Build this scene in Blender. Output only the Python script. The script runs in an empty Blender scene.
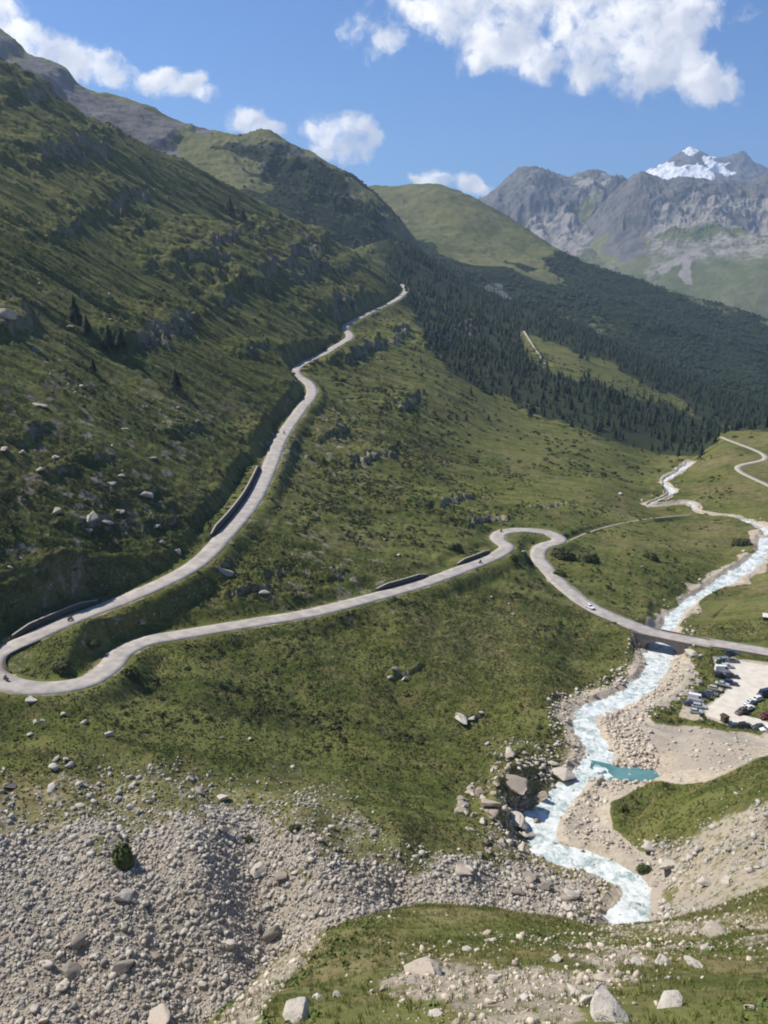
import bpy, bmesh, math, random
import numpy as np
from mathutils import Vector, Matrix
random.seed(11); RNG = np.random.default_rng(7)
scene = bpy.context.scene
COL = scene.collection
# ------------------------------------------------------------------ camera maths
FPX = 850.0; PITCH = math.atan((512-270)/FPX); ZC = 150.0
CP, SP = math.cos(PITCH), math.sin(PITCH)

def ut(px, py):
    """pixel -> (x/y, dz/y) of its ray from the camera"""
    px = np.asarray(px, float); py = np.asarray(py, float)
    b = (512-py)/FPX; den = CP+b*SP
    return ((px-384)/FPX)/den, (-SP+b*CP)/den

def project(x, y, z):
    dz = z-ZC
    fwd = y*CP-dz*SP; up = y*SP+dz*CP
    fwd = np.where(np.abs(fwd) < 1e-3, 1e-3, fwd)
    return 384+FPX*x/fwd, 512-FPX*up/fwd

def solve(path, z0, g):
    """walk a road or river drawn by its pixels up a constant grade: gives its true plan and heights"""
    u, t = ut(*path[0]); Y = (z0-ZC)/t
    out = [(float(u*Y), float(Y), z0)]
    for p in path[1:]:
        u, t = ut(*p); x0, y0, zz0 = out[-1]
        Ys = np.linspace(y0*.5, y0*1.8, 20001); zz = ZC+Ys*t
        d = np.hypot(u*Ys-x0, Ys-y0); e = np.abs(zz-(zz0+g*d))
        m = np.where((e[1:-1] <= e[:-2]) & (e[1:-1] <= e[2:]) & (e[1:-1] < .3))[0]+1
        i = m[np.argmin(np.abs(Ys[m]-y0))] if len(m) else int(np.argmin(e))
        out.append((float(u*Ys[i]), float(Ys[i]), float(zz[i])))
    return out

def atY(pts):                       # (px, py, Y) -> xyz
    out = []
    for px, py, Y in pts:
        u, t = ut(px, py); out.append((float(u*Y), float(Y), float(ZC+t*Y)))
    return out
def atz(pts):                       # (px, py, z) -> xyz
    out = []
    for px, py, z in pts:
        u, t = ut(px, py); Y = (z-ZC)/t; out.append((float(u*Y), float(Y), float(z)))
    return out

def spline(pts, step=1.0, closed=False):
    P = np.array(pts, float); n = len(P); out = []
    for i in range(n-1):
        p0 = P[max(i-1, 0)]; p1 = P[i]; p2 = P[i+1]; p3 = P[min(i+2, n-1)]
        d = np.linalg.norm((p2-p1)[:2]); k = max(2, int(d/step))
        t = np.linspace(0, 1, k, endpoint=False)[:, None]
        # centripetal-ish: scale tangents by the segment length
        def tan(a, b, c):
            da = np.linalg.norm((b-a)[:2])+1e-6; dc = np.linalg.norm((c-b)[:2])+1e-6
            return ((b-a)/da*dc+(c-b)/dc*da)/(da+dc)
        m1 = tan(p0, p1, p2)*d if i > 0 else (p2-p1)
        m2 = tan(p1, p2, p3)*d if i < n-2 else (p2-p1)
        h = (2*t**3-3*t**2+1)*p1+(t**3-2*t**2+t)*m1+(-2*t**3+3*t**2)*p2+(t**3-t**2)*m2
        out.append(h)
    out.append(P[-1:]); return np.concatenate(out)

def resample(P, step):
    d = np.r_[0, np.cumsum(np.linalg.norm(np.diff(P[:, :2], axis=0), axis=1))]
    n = max(2, int(d[-1]/step)); s = np.linspace(0, d[-1], n)
    return np.stack([np.interp(s, d, P[:, k]) for k in range(P.shape[1])], 1)

# ------------------------------------------------------------------ noise
_T = RNG.random((512, 512))
def vnoise(x, y):
    xi = np.floor(x).astype(np.int64); yi = np.floor(y).astype(np.int64)
    fx = x-xi; fy = y-yi
    fx = fx*fx*fx*(fx*(fx*6-15)+10); fy = fy*fy*fy*(fy*(fy*6-15)+10)
    x0 = xi & 511; x1 = (xi+1) & 511; y0 = yi & 511; y1 = (yi+1) & 511
    a = _T[x0, y0]; b = _T[x1, y0]; c = _T[x0, y1]; d = _T[x1, y1]
    return (a+(b-a)*fx)*(1-fy)+(c+(d-c)*fx)*fy
def fbm(x, y, lam, octs=4, gain=.5, ridged=False, seed=0):
    s = 0; a = 1; tot = 0
    x = x/lam+seed*17.3; y = y/lam+seed*5.7
    for k in range(octs):
        n = vnoise(x, y)*2-1
        if ridged: n = 1-2*np.abs(n)
        s = s+a*n; tot += a; a *= gain
        x, y = (x*.8-y*.6)*2+13.1, (x*.6+y*.8)*2+7.7
    return s/tot
def sstep(a, b, x):
    t = np.clip((x-a)/(b-a), 0, 1); return t*t*(3-2*t)

def polymask(px, py, poly, soft=6.0, wob=None):
    """soft inside mask of a polygon; signed distance by edges"""
    P = np.array(poly, float); inside = np.zeros(px.shape, bool); dist = np.full(px.shape, 1e9)
    n = len(P)
    for i in range(n):
        x1, y1 = P[i]; x2, y2 = P[(i+1) % n]
        if y1 != y2:
            c = ((y1 > py) != (y2 > py)) & (px < (x2-x1)*(py-y1)/(y2-y1)+x1); inside ^= c
        dx, dy = x2-x1, y2-y1; L = dx*dx+dy*dy+1e-9
        t = np.clip(((px-x1)*dx+(py-y1)*dy)/L, 0, 1)
        dist = np.minimum(dist, np.hypot(px-x1-t*dx, py-y1-t*dy))
    sd = np.where(inside, dist, -dist)
    if wob is not None: sd = sd+wob
    return sstep(-soft, soft, sd)

# ------------------------------------------------------------------ thin plate sheet
class Sheet:
    """terrain described in (u = x/y, v = ln y) by t = (z-ZC)/y, then kept as a real x,y,z grid"""
    def __init__(s, pts, VS=.35, smooth=1e-4):
        A = np.array(pts, float)       # x,y,z
        u = A[:, 0]/A[:, 1]; v = np.log(A[:, 1])*VS; t = (A[:, 2]-ZC)/A[:, 1]
        s.VS = VS; s.u = u; s.v = v; n = len(u)
        r2 = (u[:, None]-u)**2+(v[:, None]-v)**2
        K = .5*r2*np.log(r2+1e-12)+np.eye(n)*smooth
        Pm = np.stack([np.ones(n), u, v], 1)
        M = np.block([[K, Pm], [Pm.T, np.zeros((3, 3))]])
        w = np.linalg.solve(M, np.r_[t, 0, 0, 0]); s.w = w[:n]; s.a = w[n:]
    def t(s, u, v):
        v = v*s.VS; out = s.a[0]+s.a[1]*u+s.a[2]*v
        for k in range(len(s.w)):
            r2 = (u-s.u[k])**2+(v-s.v[k])**2
            out = out+s.w[k]*.5*r2*np.log(r2+1e-12)
        return out
    def prep(s, u0, u1, y0, y1, nu=260, nv=360):
        s.gu = np.linspace(u0, u1, nu); s.gv = np.linspace(math.log(y0), math.log(y1), nv)
        s.G = s.t(s.gu[None, :]*np.ones((nv, 1)), s.gv[:, None]*np.ones((1, nu)))
    def z(s, x, y):
        u = x/y; v = np.log(y)
        a = np.clip((u-s.gu[0])/(s.gu[1]-s.gu[0]), 0, len(s.gu)-1.001)
        b = np.clip((v-s.gv[0])/(s.gv[1]-s.gv[0]), 0, len(s.gv)-1.001)
        i = a.astype(int); j = b.astype(int); fa = a-i; fb = b-j
        # smooth (Catmull-Rom-free) bilinear is enough under the relief noise
        G = s.G
        t = (G[j, i]*(1-fa)+G[j, i+1]*fa)*(1-fb)+(G[j+1, i]*(1-fa)+G[j+1, i+1]*fa)*fb
        return ZC+t*y

def grid_mesh(name, X, Y, Z, mat, masks=None):
    n, m = X.shape
    me = bpy.data.meshes.new(name)
    me.vertices.add(n*m)
    me.vertices.foreach_set('co', np.stack([X, Y, Z], -1).astype(np.float32).ravel())
    idx = np.arange(n*m).reshape(n, m)
    q = np.stack([idx[:-1, :-1], idx[:-1, 1:], idx[1:, 1:], idx[1:, :-1]], -1).reshape(-1, 4)
    me.loops.add(q.size); me.loops.foreach_set('vertex_index', q.ravel().astype(np.int32))
    me.polygons.add(len(q)); me.polygons.foreach_set('loop_start', np.arange(0, q.size, 4, dtype=np.int32))
    me.polygons.foreach_set('use_smooth', np.ones(len(q), bool))
    me.update(calc_edges=True)
    if masks is not None:
        for nm, arr in masks.items():
            at = me.attributes.new(nm, 'FLOAT_COLOR', 'POINT')
            at.data.foreach_set('color', arr.reshape(-1, 4).astype(np.float32).ravel())
    me.materials.append(mat)
    o = bpy.data.objects.new(name, me); COL.objects.link(o); return o

def raw_mesh(name, V, Fc, mats, smooth=False, mi=None):
    me = bpy.data.meshes.new(name); V = np.asarray(V, np.float32); Fc = np.asarray(Fc, np.int32)
    k = Fc.shape[1]
    me.vertices.add(len(V)); me.vertices.foreach_set('co', V.ravel())
    me.loops.add(Fc.size); me.loops.foreach_set('vertex_index', Fc.ravel())
    me.polygons.add(len(Fc)); me.polygons.foreach_set('loop_start', np.arange(0, Fc.size, k, dtype=np.int32))
    if smooth: me.polygons.foreach_set('use_smooth', np.ones(len(Fc), bool))
    if mi is not None: me.polygons.foreach_set('material_index', np.asarray(mi, np.int32))
    me.update(calc_edges=True)
    for m in (mats if isinstance(mats, (list, tuple)) else [mats]): me.materials.append(m)
    return me
def link(name, me, parent=None, loc=None, rz=0):
    o = bpy.data.objects.new(name, me); COL.objects.link(o)
    if parent is not None: o.parent = parent
    if loc is not None: o.location = loc
    if rz: o.rotation_euler = (0, 0, rz)
    return o
def tag(o, label=None, cat=None, group=None, kind=None):
    if label: o['label'] = label
    if cat: o['category'] = cat
    if group: o['group'] = group
    if kind: o['kind'] = kind
    return o

# ------------------------------------------------------------------ materials
class NT:
    def __init__(s, name, world=False):
        if world: s.owner = None
        s.m = bpy.data.materials.new(name); s.m.use_nodes = True; s.t = s.m.node_tree
        s.b = s.t.nodes['Principled BSDF']
    def n(s, typ, **kw):
        nd = s.t.nodes.new(typ)
        for k, v in kw.items():
            if k in nd.inputs.keys(): nd.inputs[k].default_value = v
            else: setattr(nd, k, v)
        return nd
    def l(s, a, b): s.t.links.new(a, b)
def mathn(s, op, a, b=None, c=None, clamp=False):
    nd = s.t.nodes.new('ShaderNodeMath'); nd.operation = op; nd.use_clamp = clamp
    for i, v in enumerate((a, b, c)):
        if v is None: continue
        if isinstance(v, (int, float)): nd.inputs[i].default_value = v
        else: s.l(v, nd.inputs[i])
    return nd.outputs[0]
def ss(s, v, a, b):
    nd = s.t.nodes.new('ShaderNodeMapRange'); nd.interpolation_type = 'SMOOTHSTEP'
    nd.inputs['From Min'].default_value = a; nd.inputs['From Max'].default_value = b
    s.l(v, nd.inputs['Value']); return nd.outputs['Result']
def mix(s, f, a, b):
    nd = s.t.nodes.new('ShaderNodeMix'); nd.data_type = 'RGBA'
    for sock, v in ((nd.inputs[0], f), (nd.inputs[6], a), (nd.inputs[7], b)):
        if isinstance(v, (int, float)): sock.default_value = v
        elif isinstance(v, tuple): sock.default_value = (*v, 1) if len(v) == 3 else v
        else: s.l(v, sock)
    return nd.outputs[2]
def noise(s, co, scale, detail=4, rough=.6, dist=0, anis=None):
    nd = s.t.nodes.new('ShaderNodeTexNoise'); nd.inputs['Scale'].default_value = scale
    nd.inputs['Detail'].default_value = detail; nd.inputs['Roughness'].default_value = rough
    nd.inputs['Distortion'].default_value = dist
    if anis:
        mp = s.t.nodes.new('ShaderNodeMapping'); mp.inputs['Scale'].default_value = anis[0]
        mp.inputs['Rotation'].default_value = anis[1]; s.l(co, mp.inputs['Vector']); co = mp.outputs[0]
    s.l(co, nd.inputs['Vector']); return nd.outputs['Fac']
def simple(name, col, rough=.8, var=.25, scale=1.5, bump=0., metal=0., spec=.3):
    s = NT(name); co = s.n('ShaderNodeTexCoord').outputs['Object']
    f = noise(s, co, scale, 5)
    lo = tuple(c*(1-var) for c in col); hi = tuple(min(1, c*(1+var)) for c in col)
    c = mix(s, ss(s, f, .3, .7), lo, hi); s.l(c, s.b.inputs['Base Color'])
    s.b.inputs['Roughness'].default_value = rough; s.b.inputs['Metallic'].default_value = metal
    s.b.inputs['Specular IOR Level'].default_value = spec
    if bump:
        bp = s.n('ShaderNodeBump', Strength=.6, Distance=bump); s.l(noise(s, co, scale*3, 6), bp.inputs['Height'])
        s.l(bp.outputs[0], s.b.inputs['Normal'])
    return s.m

GRASS_A = (.056, .073, .016); GRASS_B = (.104, .114, .026); GRASS_DRY = (.175, .142, .058); GRASS_DARK = (.034, .046, .016)
def terrain_mat(name, near=True):
    s = NT(name); geo = s.n('ShaderNodeNewGeometry'); co = geo.outputs['Position']
    at = s.n('ShaderNodeAttribute', attribute_name='mask'); sep = s.n('ShaderNodeSeparateColor'); s.l(at.outputs['Color'], sep.inputs[0])
    rock, gravel, shrub = sep.outputs; extra = at.outputs['Alpha']
    n1 = noise(s, co, 1/45., 5, .6); n2 = noise(s, co, 1/9., 5, .65); n3 = noise(s, co, 1/1.6, 5, .7)
    fall = noise(s, co, 1/14., 4, .6, .4, ((.16, 1.3, .1), (0, 0, .15)))
    g = mix(s, ss(s, n1, .38, .62), GRASS_A, GRASS_B)
    g = mix(s, mathn(s, 'MULTIPLY', ss(s, n2, .45, .68), .7), g, GRASS_DRY)
    ta = s.n('ShaderNodeAttribute', attribute_name='tone'); ts = s.n('ShaderNodeSeparateColor'); s.l(ta.outputs['Color'], ts.inputs[0])
    g = mix(s, mathn(s, 'MULTIPLY', ts.outputs[0], ss(s, n3, .25, .6)), g, (.205, .165, .080))
    n4 = noise(s, co, 1/3., 5, .72, .3, ((.38, 1.15, .3), (0, 0, .12)))
    g = mix(s, mathn(s, 'MULTIPLY', ss(s, n4, .50, .62), .7), g, (.036, .052, .012))
    g = mix(s, mathn(s, 'MULTIPLY', ss(s, n3, .52, .66), .6), g, (.170, .170, .062))
    g = mix(s, mathn(s, 'MULTIPLY', ss(s, fall, .5, .62), .6), g, (.155, .162, .050))
    # low dark heath patches (juniper, alpenrose)
    k = mathn(s, 'ADD', mathn(s, 'MULTIPLY', n2, .35), mathn(s, 'ADD', mathn(s, 'MULTIPLY', n3, .35), mathn(s, 'MULTIPLY', n4, .30)))
    thr = mathn(s, 'SUBTRACT', k, mathn(s, 'MULTIPLY_ADD', shrub, -.155, .64))
    dk = ss(s, thr, -.02, .06)
    hc = mix(s, ss(s, n3, .35, .65), GRASS_DARK, (.058, .064, .024))
    hc = mix(s, ss(s, n1, .5, .75), hc, (.075, .058, .028))
    g = mix(s, mathn(s, 'MULTIPLY', dk, .9), g, hc)
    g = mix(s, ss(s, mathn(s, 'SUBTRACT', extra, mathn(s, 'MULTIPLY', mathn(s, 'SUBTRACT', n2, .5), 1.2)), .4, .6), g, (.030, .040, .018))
    # rock
    r1 = noise(s, co, 1/6., 6, .65); r2 = noise(s, co, 1/.8, 5, .7)
    rc = mix(s, ss(s, r1, .35, .65), (.31, .262, .20), (.48, .41, .32))
    rc = mix(s, ss(s, r2, .35, .7), rc, (.38, .325, .255))
    rc = mix(s, mathn(s, 'MULTIPLY', ss(s, noise(s, co, 1/3., 3), .58, .7), .5), rc, (.36, .29, .22))
    rc = mix(s, mathn(s, 'MULTIPLY', shrub, .75), rc, mix(s, ss(s, r2, .35, .65), (.055, .052, .040), (.14, .13, .105)))
    rf = mathn(s, 'SUBTRACT', rock, mathn(s, 'MULTIPLY', mathn(s, 'SUBTRACT', mathn(s, 'ADD', mathn(s, 'MULTIPLY', n3, .6), mathn(s, 'MULTIPLY', n2, .4)), .5), 1.6))
    c = mix(s, ss(s, rf, .38, .6), g, rc)
    gv = mix(s, ss(s, n3, .3, .7), (.36, .30, .225), (.52, .45, .35))
    gv = mix(s, mathn(s, 'MULTIPLY', ss(s, n1, .5, .6), .6), gv, (.33, .29, .24))
    gf = mathn(s, 'SUBTRACT', gravel, mathn(s, 'MULTIPLY', mathn(s, 'SUBTRACT', n3, .5), .7))
    c = mix(s, ss(s, gf, .4, .62), c, gv)
    s.l(c, s.b.inputs['Base Color']); s.b.inputs['Roughness'].default_value = .95
    s.b.inputs['Specular IOR Level'].default_value = .12
    h = mathn(s, 'ADD', mathn(s, 'MULTIPLY', n3, .55), mathn(s, 'MULTIPLY', noise(s, co, 4., 4, .7), .12))
    bp = s.n('ShaderNodeBump', Strength=.75, Distance=.9); s.l(h, bp.inputs['Height']); s.l(bp.outputs[0], s.b.inputs['Normal'])
    return s.m

def mountain_mat(name):
    """mask: r bare rock, g pale scree, b forest floor, a snow"""
    s = NT(name); geo = s.n('ShaderNodeNewGeometry'); co = geo.outputs['Position']
    at = s.n('ShaderNodeAttribute', attribute_name='mask'); sep = s.n('ShaderNodeSeparateColor'); s.l(at.outputs['Color'], sep.inputs[0])
    rock, scree, forest = sep.outputs; snow = at.outputs['Alpha']
    n1 = noise(s, co, 1/420., 6, .62); n2 = noise(s, co, 1/90., 6, .65); n3 = noise(s, co, 1/22., 5, .7)
    g = mix(s, ss(s, n1, .35, .65), (.085, .105, .036), (.155, .155, .066))
    g = mix(s, mathn(s, 'MULTIPLY', ss(s, n2, .45, .65), .5), g, (.19, .17, .09))
    g = mix(s, mathn(s, 'MULTIPLY', ss(s, n3, .5, .68), .5), g, (.055, .066, .028))
    r = mix(s, ss(s, n2, .35, .65), (.080, .080, .082), (.165, .158, .150))
    r = mix(s, ss(s, n3, .4, .7), r, (.15, .135, .12))
    sc_ = mix(s, ss(s, n2, .35, .65), (.22, .205, .18), (.31, .285, .25))
    w = mathn(s, 'MULTIPLY', mathn(s, 'SUBTRACT', mathn(s, 'ADD', mathn(s, 'MULTIPLY', n2, .5), mathn(s, 'MULTIPLY', n3, .5)), .5), 1.1)
    c = mix(s, ss(s, mathn(s, 'ADD', scree, w), .42, .62), g, sc_)
    c = mix(s, ss(s, mathn(s, 'ADD', rock, w), .42, .6), c, r)
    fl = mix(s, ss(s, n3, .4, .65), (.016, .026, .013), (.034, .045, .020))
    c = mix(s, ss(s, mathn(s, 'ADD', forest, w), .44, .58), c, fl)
    c = mix(s, ss(s, mathn(s, 'ADD', snow, mathn(s, 'MULTIPLY', w, .5)), .45, .55), c, (.85, .87, .9))
    s.l(c, s.b.inputs['Base Color']); s.b.inputs['Roughness'].default_value = .95; s.b.inputs['Specular IOR Level'].default_value = .1
    bp = s.n('ShaderNodeBump', Strength=.8, Distance=14.); s.l(mathn(s, 'ADD', mathn(s, 'MULTIPLY', n2, .6), mathn(s, 'MULTIPLY', n3, .3)), bp.inputs['Height']); s.l(bp.outputs[0], s.b.inputs['Normal'])
    return s.m

M_NEAR = terrain_mat('alpine_ground'); M_FAR = mountain_mat('mountain_ground')
M_ROAD = simple('worn_asphalt', (.37, .335, .30), .9, .2, .28, .02)
M_TRACK = simple('gravel_track', (.40, .36, .29), .95, .2, .8, .05)
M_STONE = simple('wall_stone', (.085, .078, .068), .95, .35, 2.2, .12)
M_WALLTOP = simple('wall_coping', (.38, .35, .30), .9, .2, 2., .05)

# ------------------------------------------------------------------ roads and river, solved in 3-D
MAIN = [(660,634),(625,622),(590,606),(568,590),(548,570),(538,556),(543,546),(560,540),(550,533),(525,530),(503,532),(498,539),(507,547),(500,553),(470,566),(420,584),(370,598),(310,613),(250,623),(190,633),(140,643),(121,653),(108,668),(85,682),(45,688),(10,684),(-10,673),(-8,658),(20,643),(70,620),(130,597),(190,568),(225,535),(250,505),(268,470),(280,440),(300,410),(312,392),(305,380),(298,376),(330,350),(350,336),(345,328),(365,315),(400,297),(406,290),(402,284)]
main3 = solve(MAIN, 6.0, .07)
EAST = atz([(900,682,6.5),(830,664,6.3),(768,652,6.1),(715,643,6.0)])
road_pts = np.array(EAST+main3)
ROAD = resample(spline(road_pts, 2.), 1.0)
for _ in range(3): ROAD[1:-1] = (ROAD[:-2]+2*ROAD[1:-1]+ROAD[2:])/4
RIV_UP = solve([(660,655),(655,670),(620,700),(584,717),(590,735),(600,755),(582,775),(557,800),(542,825),(550,848),(600,865),(636,885),(622,925)], 0., .06)
RIV_DN = solve([(663,650),(675,615),(700,595),(735,575),(760,555),(767,535)], -.1, -.02)
RIV_DN2 = atz([(766,530,-4.5),(735,518,-4.9),(700,512,-5.4),(688,503,-5.9),(650,506,-6.3),(672,492,-6.8),(664,482,-7.4),(676,474,-8.2),(690,462,-10)])
_a, _b = RIV_UP[-1], RIV_UP[-2]; RIV_UP.append((_a[0]-6, _a[1]-16, _a[2]+1.2))
riv_all = RIV_UP[::-1]+RIV_DN[1:]
RIVER = resample(spline(riv_all, 2.), 1.0); RIVER[:, 2] = np.minimum.accumulate(RIVER[:, 2])
RIVER2 = resample(spline(RIV_DN[-1:]+RIV_DN2, 2.), 1.5)
ZIG = resample(spline(atY([(722,437,738),(765,459,662),(738,467,640),(768,485,592),(830,512,540)]), 2.), 1.5)
SPUR = resample(spline(atY([(568,541,428),(590,532,452),(640,520,500),(700,514,545)]), 2.), 1.5)
LEDGE = resample(spline(atY([(524,331,1330),(536,350,1240),(548,368,1170)]), 3.), 3.)

up_road = np.array(main3[27:])            # the balcony road after the left hairpin
def roadYx(Y):
    o = np.argsort(up_road[:, 1]); a = up_road[o]
    return np.interp(Y, a[:, 1], a[:, 0]), np.interp(Y, a[:, 1], a[:, 2])
def slope_pt(px, py, k=.62, dz=0):
    u, t = ut(px, py); Y = np.linspace(230, 2600, 4000)
    xr, zr = roadYx(Y); e = (zr+k*(xr-u*Y)+dz)-(ZC+t*Y)
    i = np.where(np.diff(np.sign(e)) != 0)[0]
    if not len(i): return None
    y = float(Y[i[0]]); return (float(u*y), y, float(ZC+t*y))

C = []
C += main3[::2]+EAST+RIV_UP[::2]+RIV_DN[::2]+RIV_DN2[::2]
C += [tuple(p) for p in ZIG[::30]]
SKY = [(-160,-30),(-80,20),(0,65),(68,108),(130,142),(190,168),(240,195),(290,222),(340,236),(395,243)]
for px in (-160, -80, 0, 60, 120, 180, 240, 290, 330):
    srow = np.interp(px, [p[0] for p in SKY], [p[1] for p in SKY])
    rr = float(np.interp(px, [-160,-8,20,70,130,190,225,250,268,280,300,330,350,400], [640,600,590,575,550,520,490,465,440,415,385,330,318,290]))
    for f in (0, .12, .3, .5, .7, .88):
        p = slope_pt(px, srow+(rr-srow)*f)
        if p: C.append(p)
        if p and f == 0:
            ridge = p
            C.append((p[0]*1.25, p[1]*1.25, p[2]-60)); C.append((p[0]*1.6, p[1]*1.6, p[2]-260))
C += atY([(400,243,1700),(460,283,1750),(530,308,1800),(620,345,1850),(700,375,1950),(768,395,2050),(860,425,2100)])
for px, py, Y in [(400,243,1700),(460,283,1750),(530,308,1800),(620,345,1850),(700,375,1950),(768,395,2050),(860,425,2100)]:
    x, y, z = atY([(px,py,Y)])[0]; C.append((x*1.3, y*1.3, z-90)); C.append((x*1.7, y*1.7, z-300))
C += atY([(384,480,470),(384,540,374),(384,420,610),(384,360,850),(450,420,710),(450,480,530),(520,480,560),(560,500,518),(600,480,596),
          (520,420,830),(600,440,800),(640,470,720),(430,320,1250),(430,380,800),(480,370,1000),(560,400,960),(620,400,1080),(700,415,1150),(768,420,1250),
          (570,355,1290),(610,375,1210),(620,425,900),(680,445,860),(480,330,1330),(540,340,1370),(600,500,535),(640,520,501),(600,545,430),(640,580,385),
          (300,520,370),(330,560,335),(200,590,290),(250,580,300),(300,570,318)])
C += atz([(768,455,7),(768,505,-1),(720,500,-3),(720,475,1.5),(735,450,6)])
C += atY([(768,424,800),(722,440,733),(700,457,716),(850,400,760),(900,450,640)])
x_, y_, z_ = atY([(768,424,800)])[0]
C += [(x_*1.25, y_*1.25, z_-45), (.36*960, 960, -40)]
# meadows in front of the lower road
C += atY([(0,740,196),(100,740,200),(200,740,210),(300,740,222),(400,740,232),(480,740,240),(540,740,238)])
C += atY([(200,690,232),(300,690,247),(400,690,262),(480,690,268),(540,690,268),(300,650,264),(400,640,283),(500,640,306),(570,640,318),(600,670,297),(560,620,330)])
C += atY([(0,800,172),(100,800,177),(200,790,185),(300,790,192),(400,790,201),(470,790,207),(500,760,226)])
C += atz([(500,780,17),(515,765,17),(500,830,15),(480,850,17),(520,880,14),(560,900,13)])
C += atz([(0,850,32),(100,840,32),(200,830,31),(300,825,29),(400,845,24),(450,870,19),(500,900,15),(0,900,29),(100,900,28.5),(200,900,27),(300,900,23),(400,895,18),
          (0,960,26),(100,960,25),(200,960,22),(0,1040,24),(100,1040,22),(200,1040,17),(280,975,17),(-120,850,36),(-120,1000,30),(-120,740,44)])
# flats to the right of the river, car park, right bank
C += atz([(700,690,4.2),(768,690,4.2),(740,665,4.2),(720,715,4.3),(768,720,4.5),(860,700,5),(680,670,3.5),(650,720,5.5),(680,750,6.5),(740,745,5.5),(768,752,6),(640,760,7),
          (640,800,8.5),(600,820,9),(620,845,10),(768,600,2),(720,620,1),(768,570,0),(700,560,1),(640,610,4),(860,600,8)])
C += atz([(620,815,12),(660,790,16),(700,778,20),(768,762,26),(700,810,22),(768,800,34),(680,850,16),(768,840,30),(700,880,18),(768,885,32),(660,890,13),(870,770,45),(870,850,55)])
# the near ledge the camera looks over
C += atY([(200,1032,30),(270,965,42),(340,928,50),(420,907,56),(500,913,56),(570,922,54),(640,925,54),(700,914,56),(768,893,62),(870,880,66)])
C += atY([(300,1024,19),(400,1024,18),(500,1024,17.5),(600,1024,17.5),(700,1024,17.5),(768,1024,17.5),(400,960,31),(500,960,31),(600,960,31),(700,960,31),(768,960,30),(320,980,30),
          (870,1024,17),(870,960,29),(420,930,42),(600,938,44),(720,930,44)])
for px, t, Y in [(-150,-1.25,18),(0,-1.25,18),(100,-1.22,18),(0,-1.35,35),(100,-1.35,35),(150,-1.3,45),(0,-1.25,70),(100,-1.22,75),(200,-1.18,75),(300,-1.12,80),(400,-1.02,85),(500,-1.0,85),(600,-1.0,85),(700,-.97,85),(768,-.95,85),(-150,-1.3,45),(-150,-1.2,80),
                 (300,-1.02,115),(400,-.97,118),(500,-.96,118),(600,-.955,118),(700,-.93,118),(768,-.87,118),(870,-.8,110)]:
    C.append(((px-384)/FPX/.8*Y*1.0, Y, ZC+t*Y))
S1 = Sheet(C); S1.prep(-1.1, 1.1, 9, 3000, 420, 520)
# ------------------------------------------------------------------ main terrain sheet
Y0 = -34.0
rows = np.concatenate([np.arange(-31, 12, 1.2), np.arange(12, 70, .25), np.arange(70, 130, .8), np.arange(130, 330, .45),
                       np.arange(330, 650, .9), np.arange(650, 1300, 2.), np.arange(1300, 3000, 8.)])
NCOL = 1120; UMAX = .62
cols = np.linspace(-UMAX, UMAX, NCOL)
GY = rows[:, None]*np.ones((1, NCOL)); GX = cols[None, :]*(GY-Y0)
def near_plane(x, y):
    return np.where(y > 0, 148.35-.985*y, 148.35-.25*y)+.0*x
def base_z(x, y):
    ys = np.maximum(y, 11.)
    zt = S1.z(x, ys)
    w = sstep(12, 17, y)
    return zt*w+near_plane(x, y)*(1-w)
Z0 = base_z(GX, GY)
PX, PY = project(GX, GY, Z0)
front = GY > 10
def wob(lam, amp, seed): return fbm(GX, GY, lam, 3, seed=seed)*amp
# zones drawn over the photograph, carried by the ground itself from here on
SCREE = [(-60,905),(0,850),(40,832),(100,828),(170,815),(240,812),(300,815),(350,850),(395,858),(450,868),(520,865),(590,875),(600,935),(560,960),(300,1060),(-60,1100)]
BOULD = [(-60,790),(60,770),(200,772),(330,790),(420,850),(470,870),(480,800),(500,755),(560,745),(590,780),(560,830),(600,880),(700,905),(768,900),(768,815),(700,822),(640,850),(560,950),(-60,1100)]
zone_scree = polymask(PX, PY, SCREE, 24, wob(9, 34, 1))*(GY > 75)
zone_scree = zone_scree*(1-.75*sstep(.12, .4, fbm(GX, GY, 13, 4, .6, seed=19))*sstep(905, 870, PY))
zone_bould = polymask(PX, PY, BOULD, 20, wob(15, 22, 2))*(GY > 75)
GRAV = [(560,775),(600,735),(590,712),(640,695),(672,660),(690,655),(705,690),(700,720),(900,735),(900,752),(768,758),(705,782),(650,782),(612,805),(612,830),(640,850),(680,868),(660,890),(640,905),(600,870),(555,845),(548,810)]
zone_grav = polymask(PX, PY, GRAV, 5, wob(10, 5, 3))*(GY > 90)
zone_rr = polymask(PX, PY, [(640,850),(690,838),(700,822),(768,790),(900,760),(900,930),(768,925),(640,950),(640,905),(665,885)], 14, wob(10, 14, 14))*(GY > 80)
GREENI = [(645,712),(668,695),(688,672),(700,662),(712,665),(706,690),(684,704),(680,716),(765,733),(760,738),(690,727),(655,725)]
zone_grav = zone_grav*(1-.85*polymask(PX, PY, GREENI, 3, wob(8, 3, 4)))
CARP = [(712,655),(730,655),(738,660),(800,662),(830,700),(768,692),(750,704),(740,716),(768,722),(830,730),(830,742),(735,727),(705,718),(703,708),(722,694),(733,682),(716,672)]
zone_carp = polymask(PX, PY, CARP, 2.0)*(GY > 90)
LEDGEROCK = [(395,985),(430,955),(560,955),(640,930),(768,905),(768,935),(690,940),(640,965),(600,1000),(560,1040),(470,1040),(440,1005)]
SLAB = [(180,1060),(235,1000),(270,960),(310,935),(330,935),(300,965),(270,1000),(240,1060)]
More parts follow.
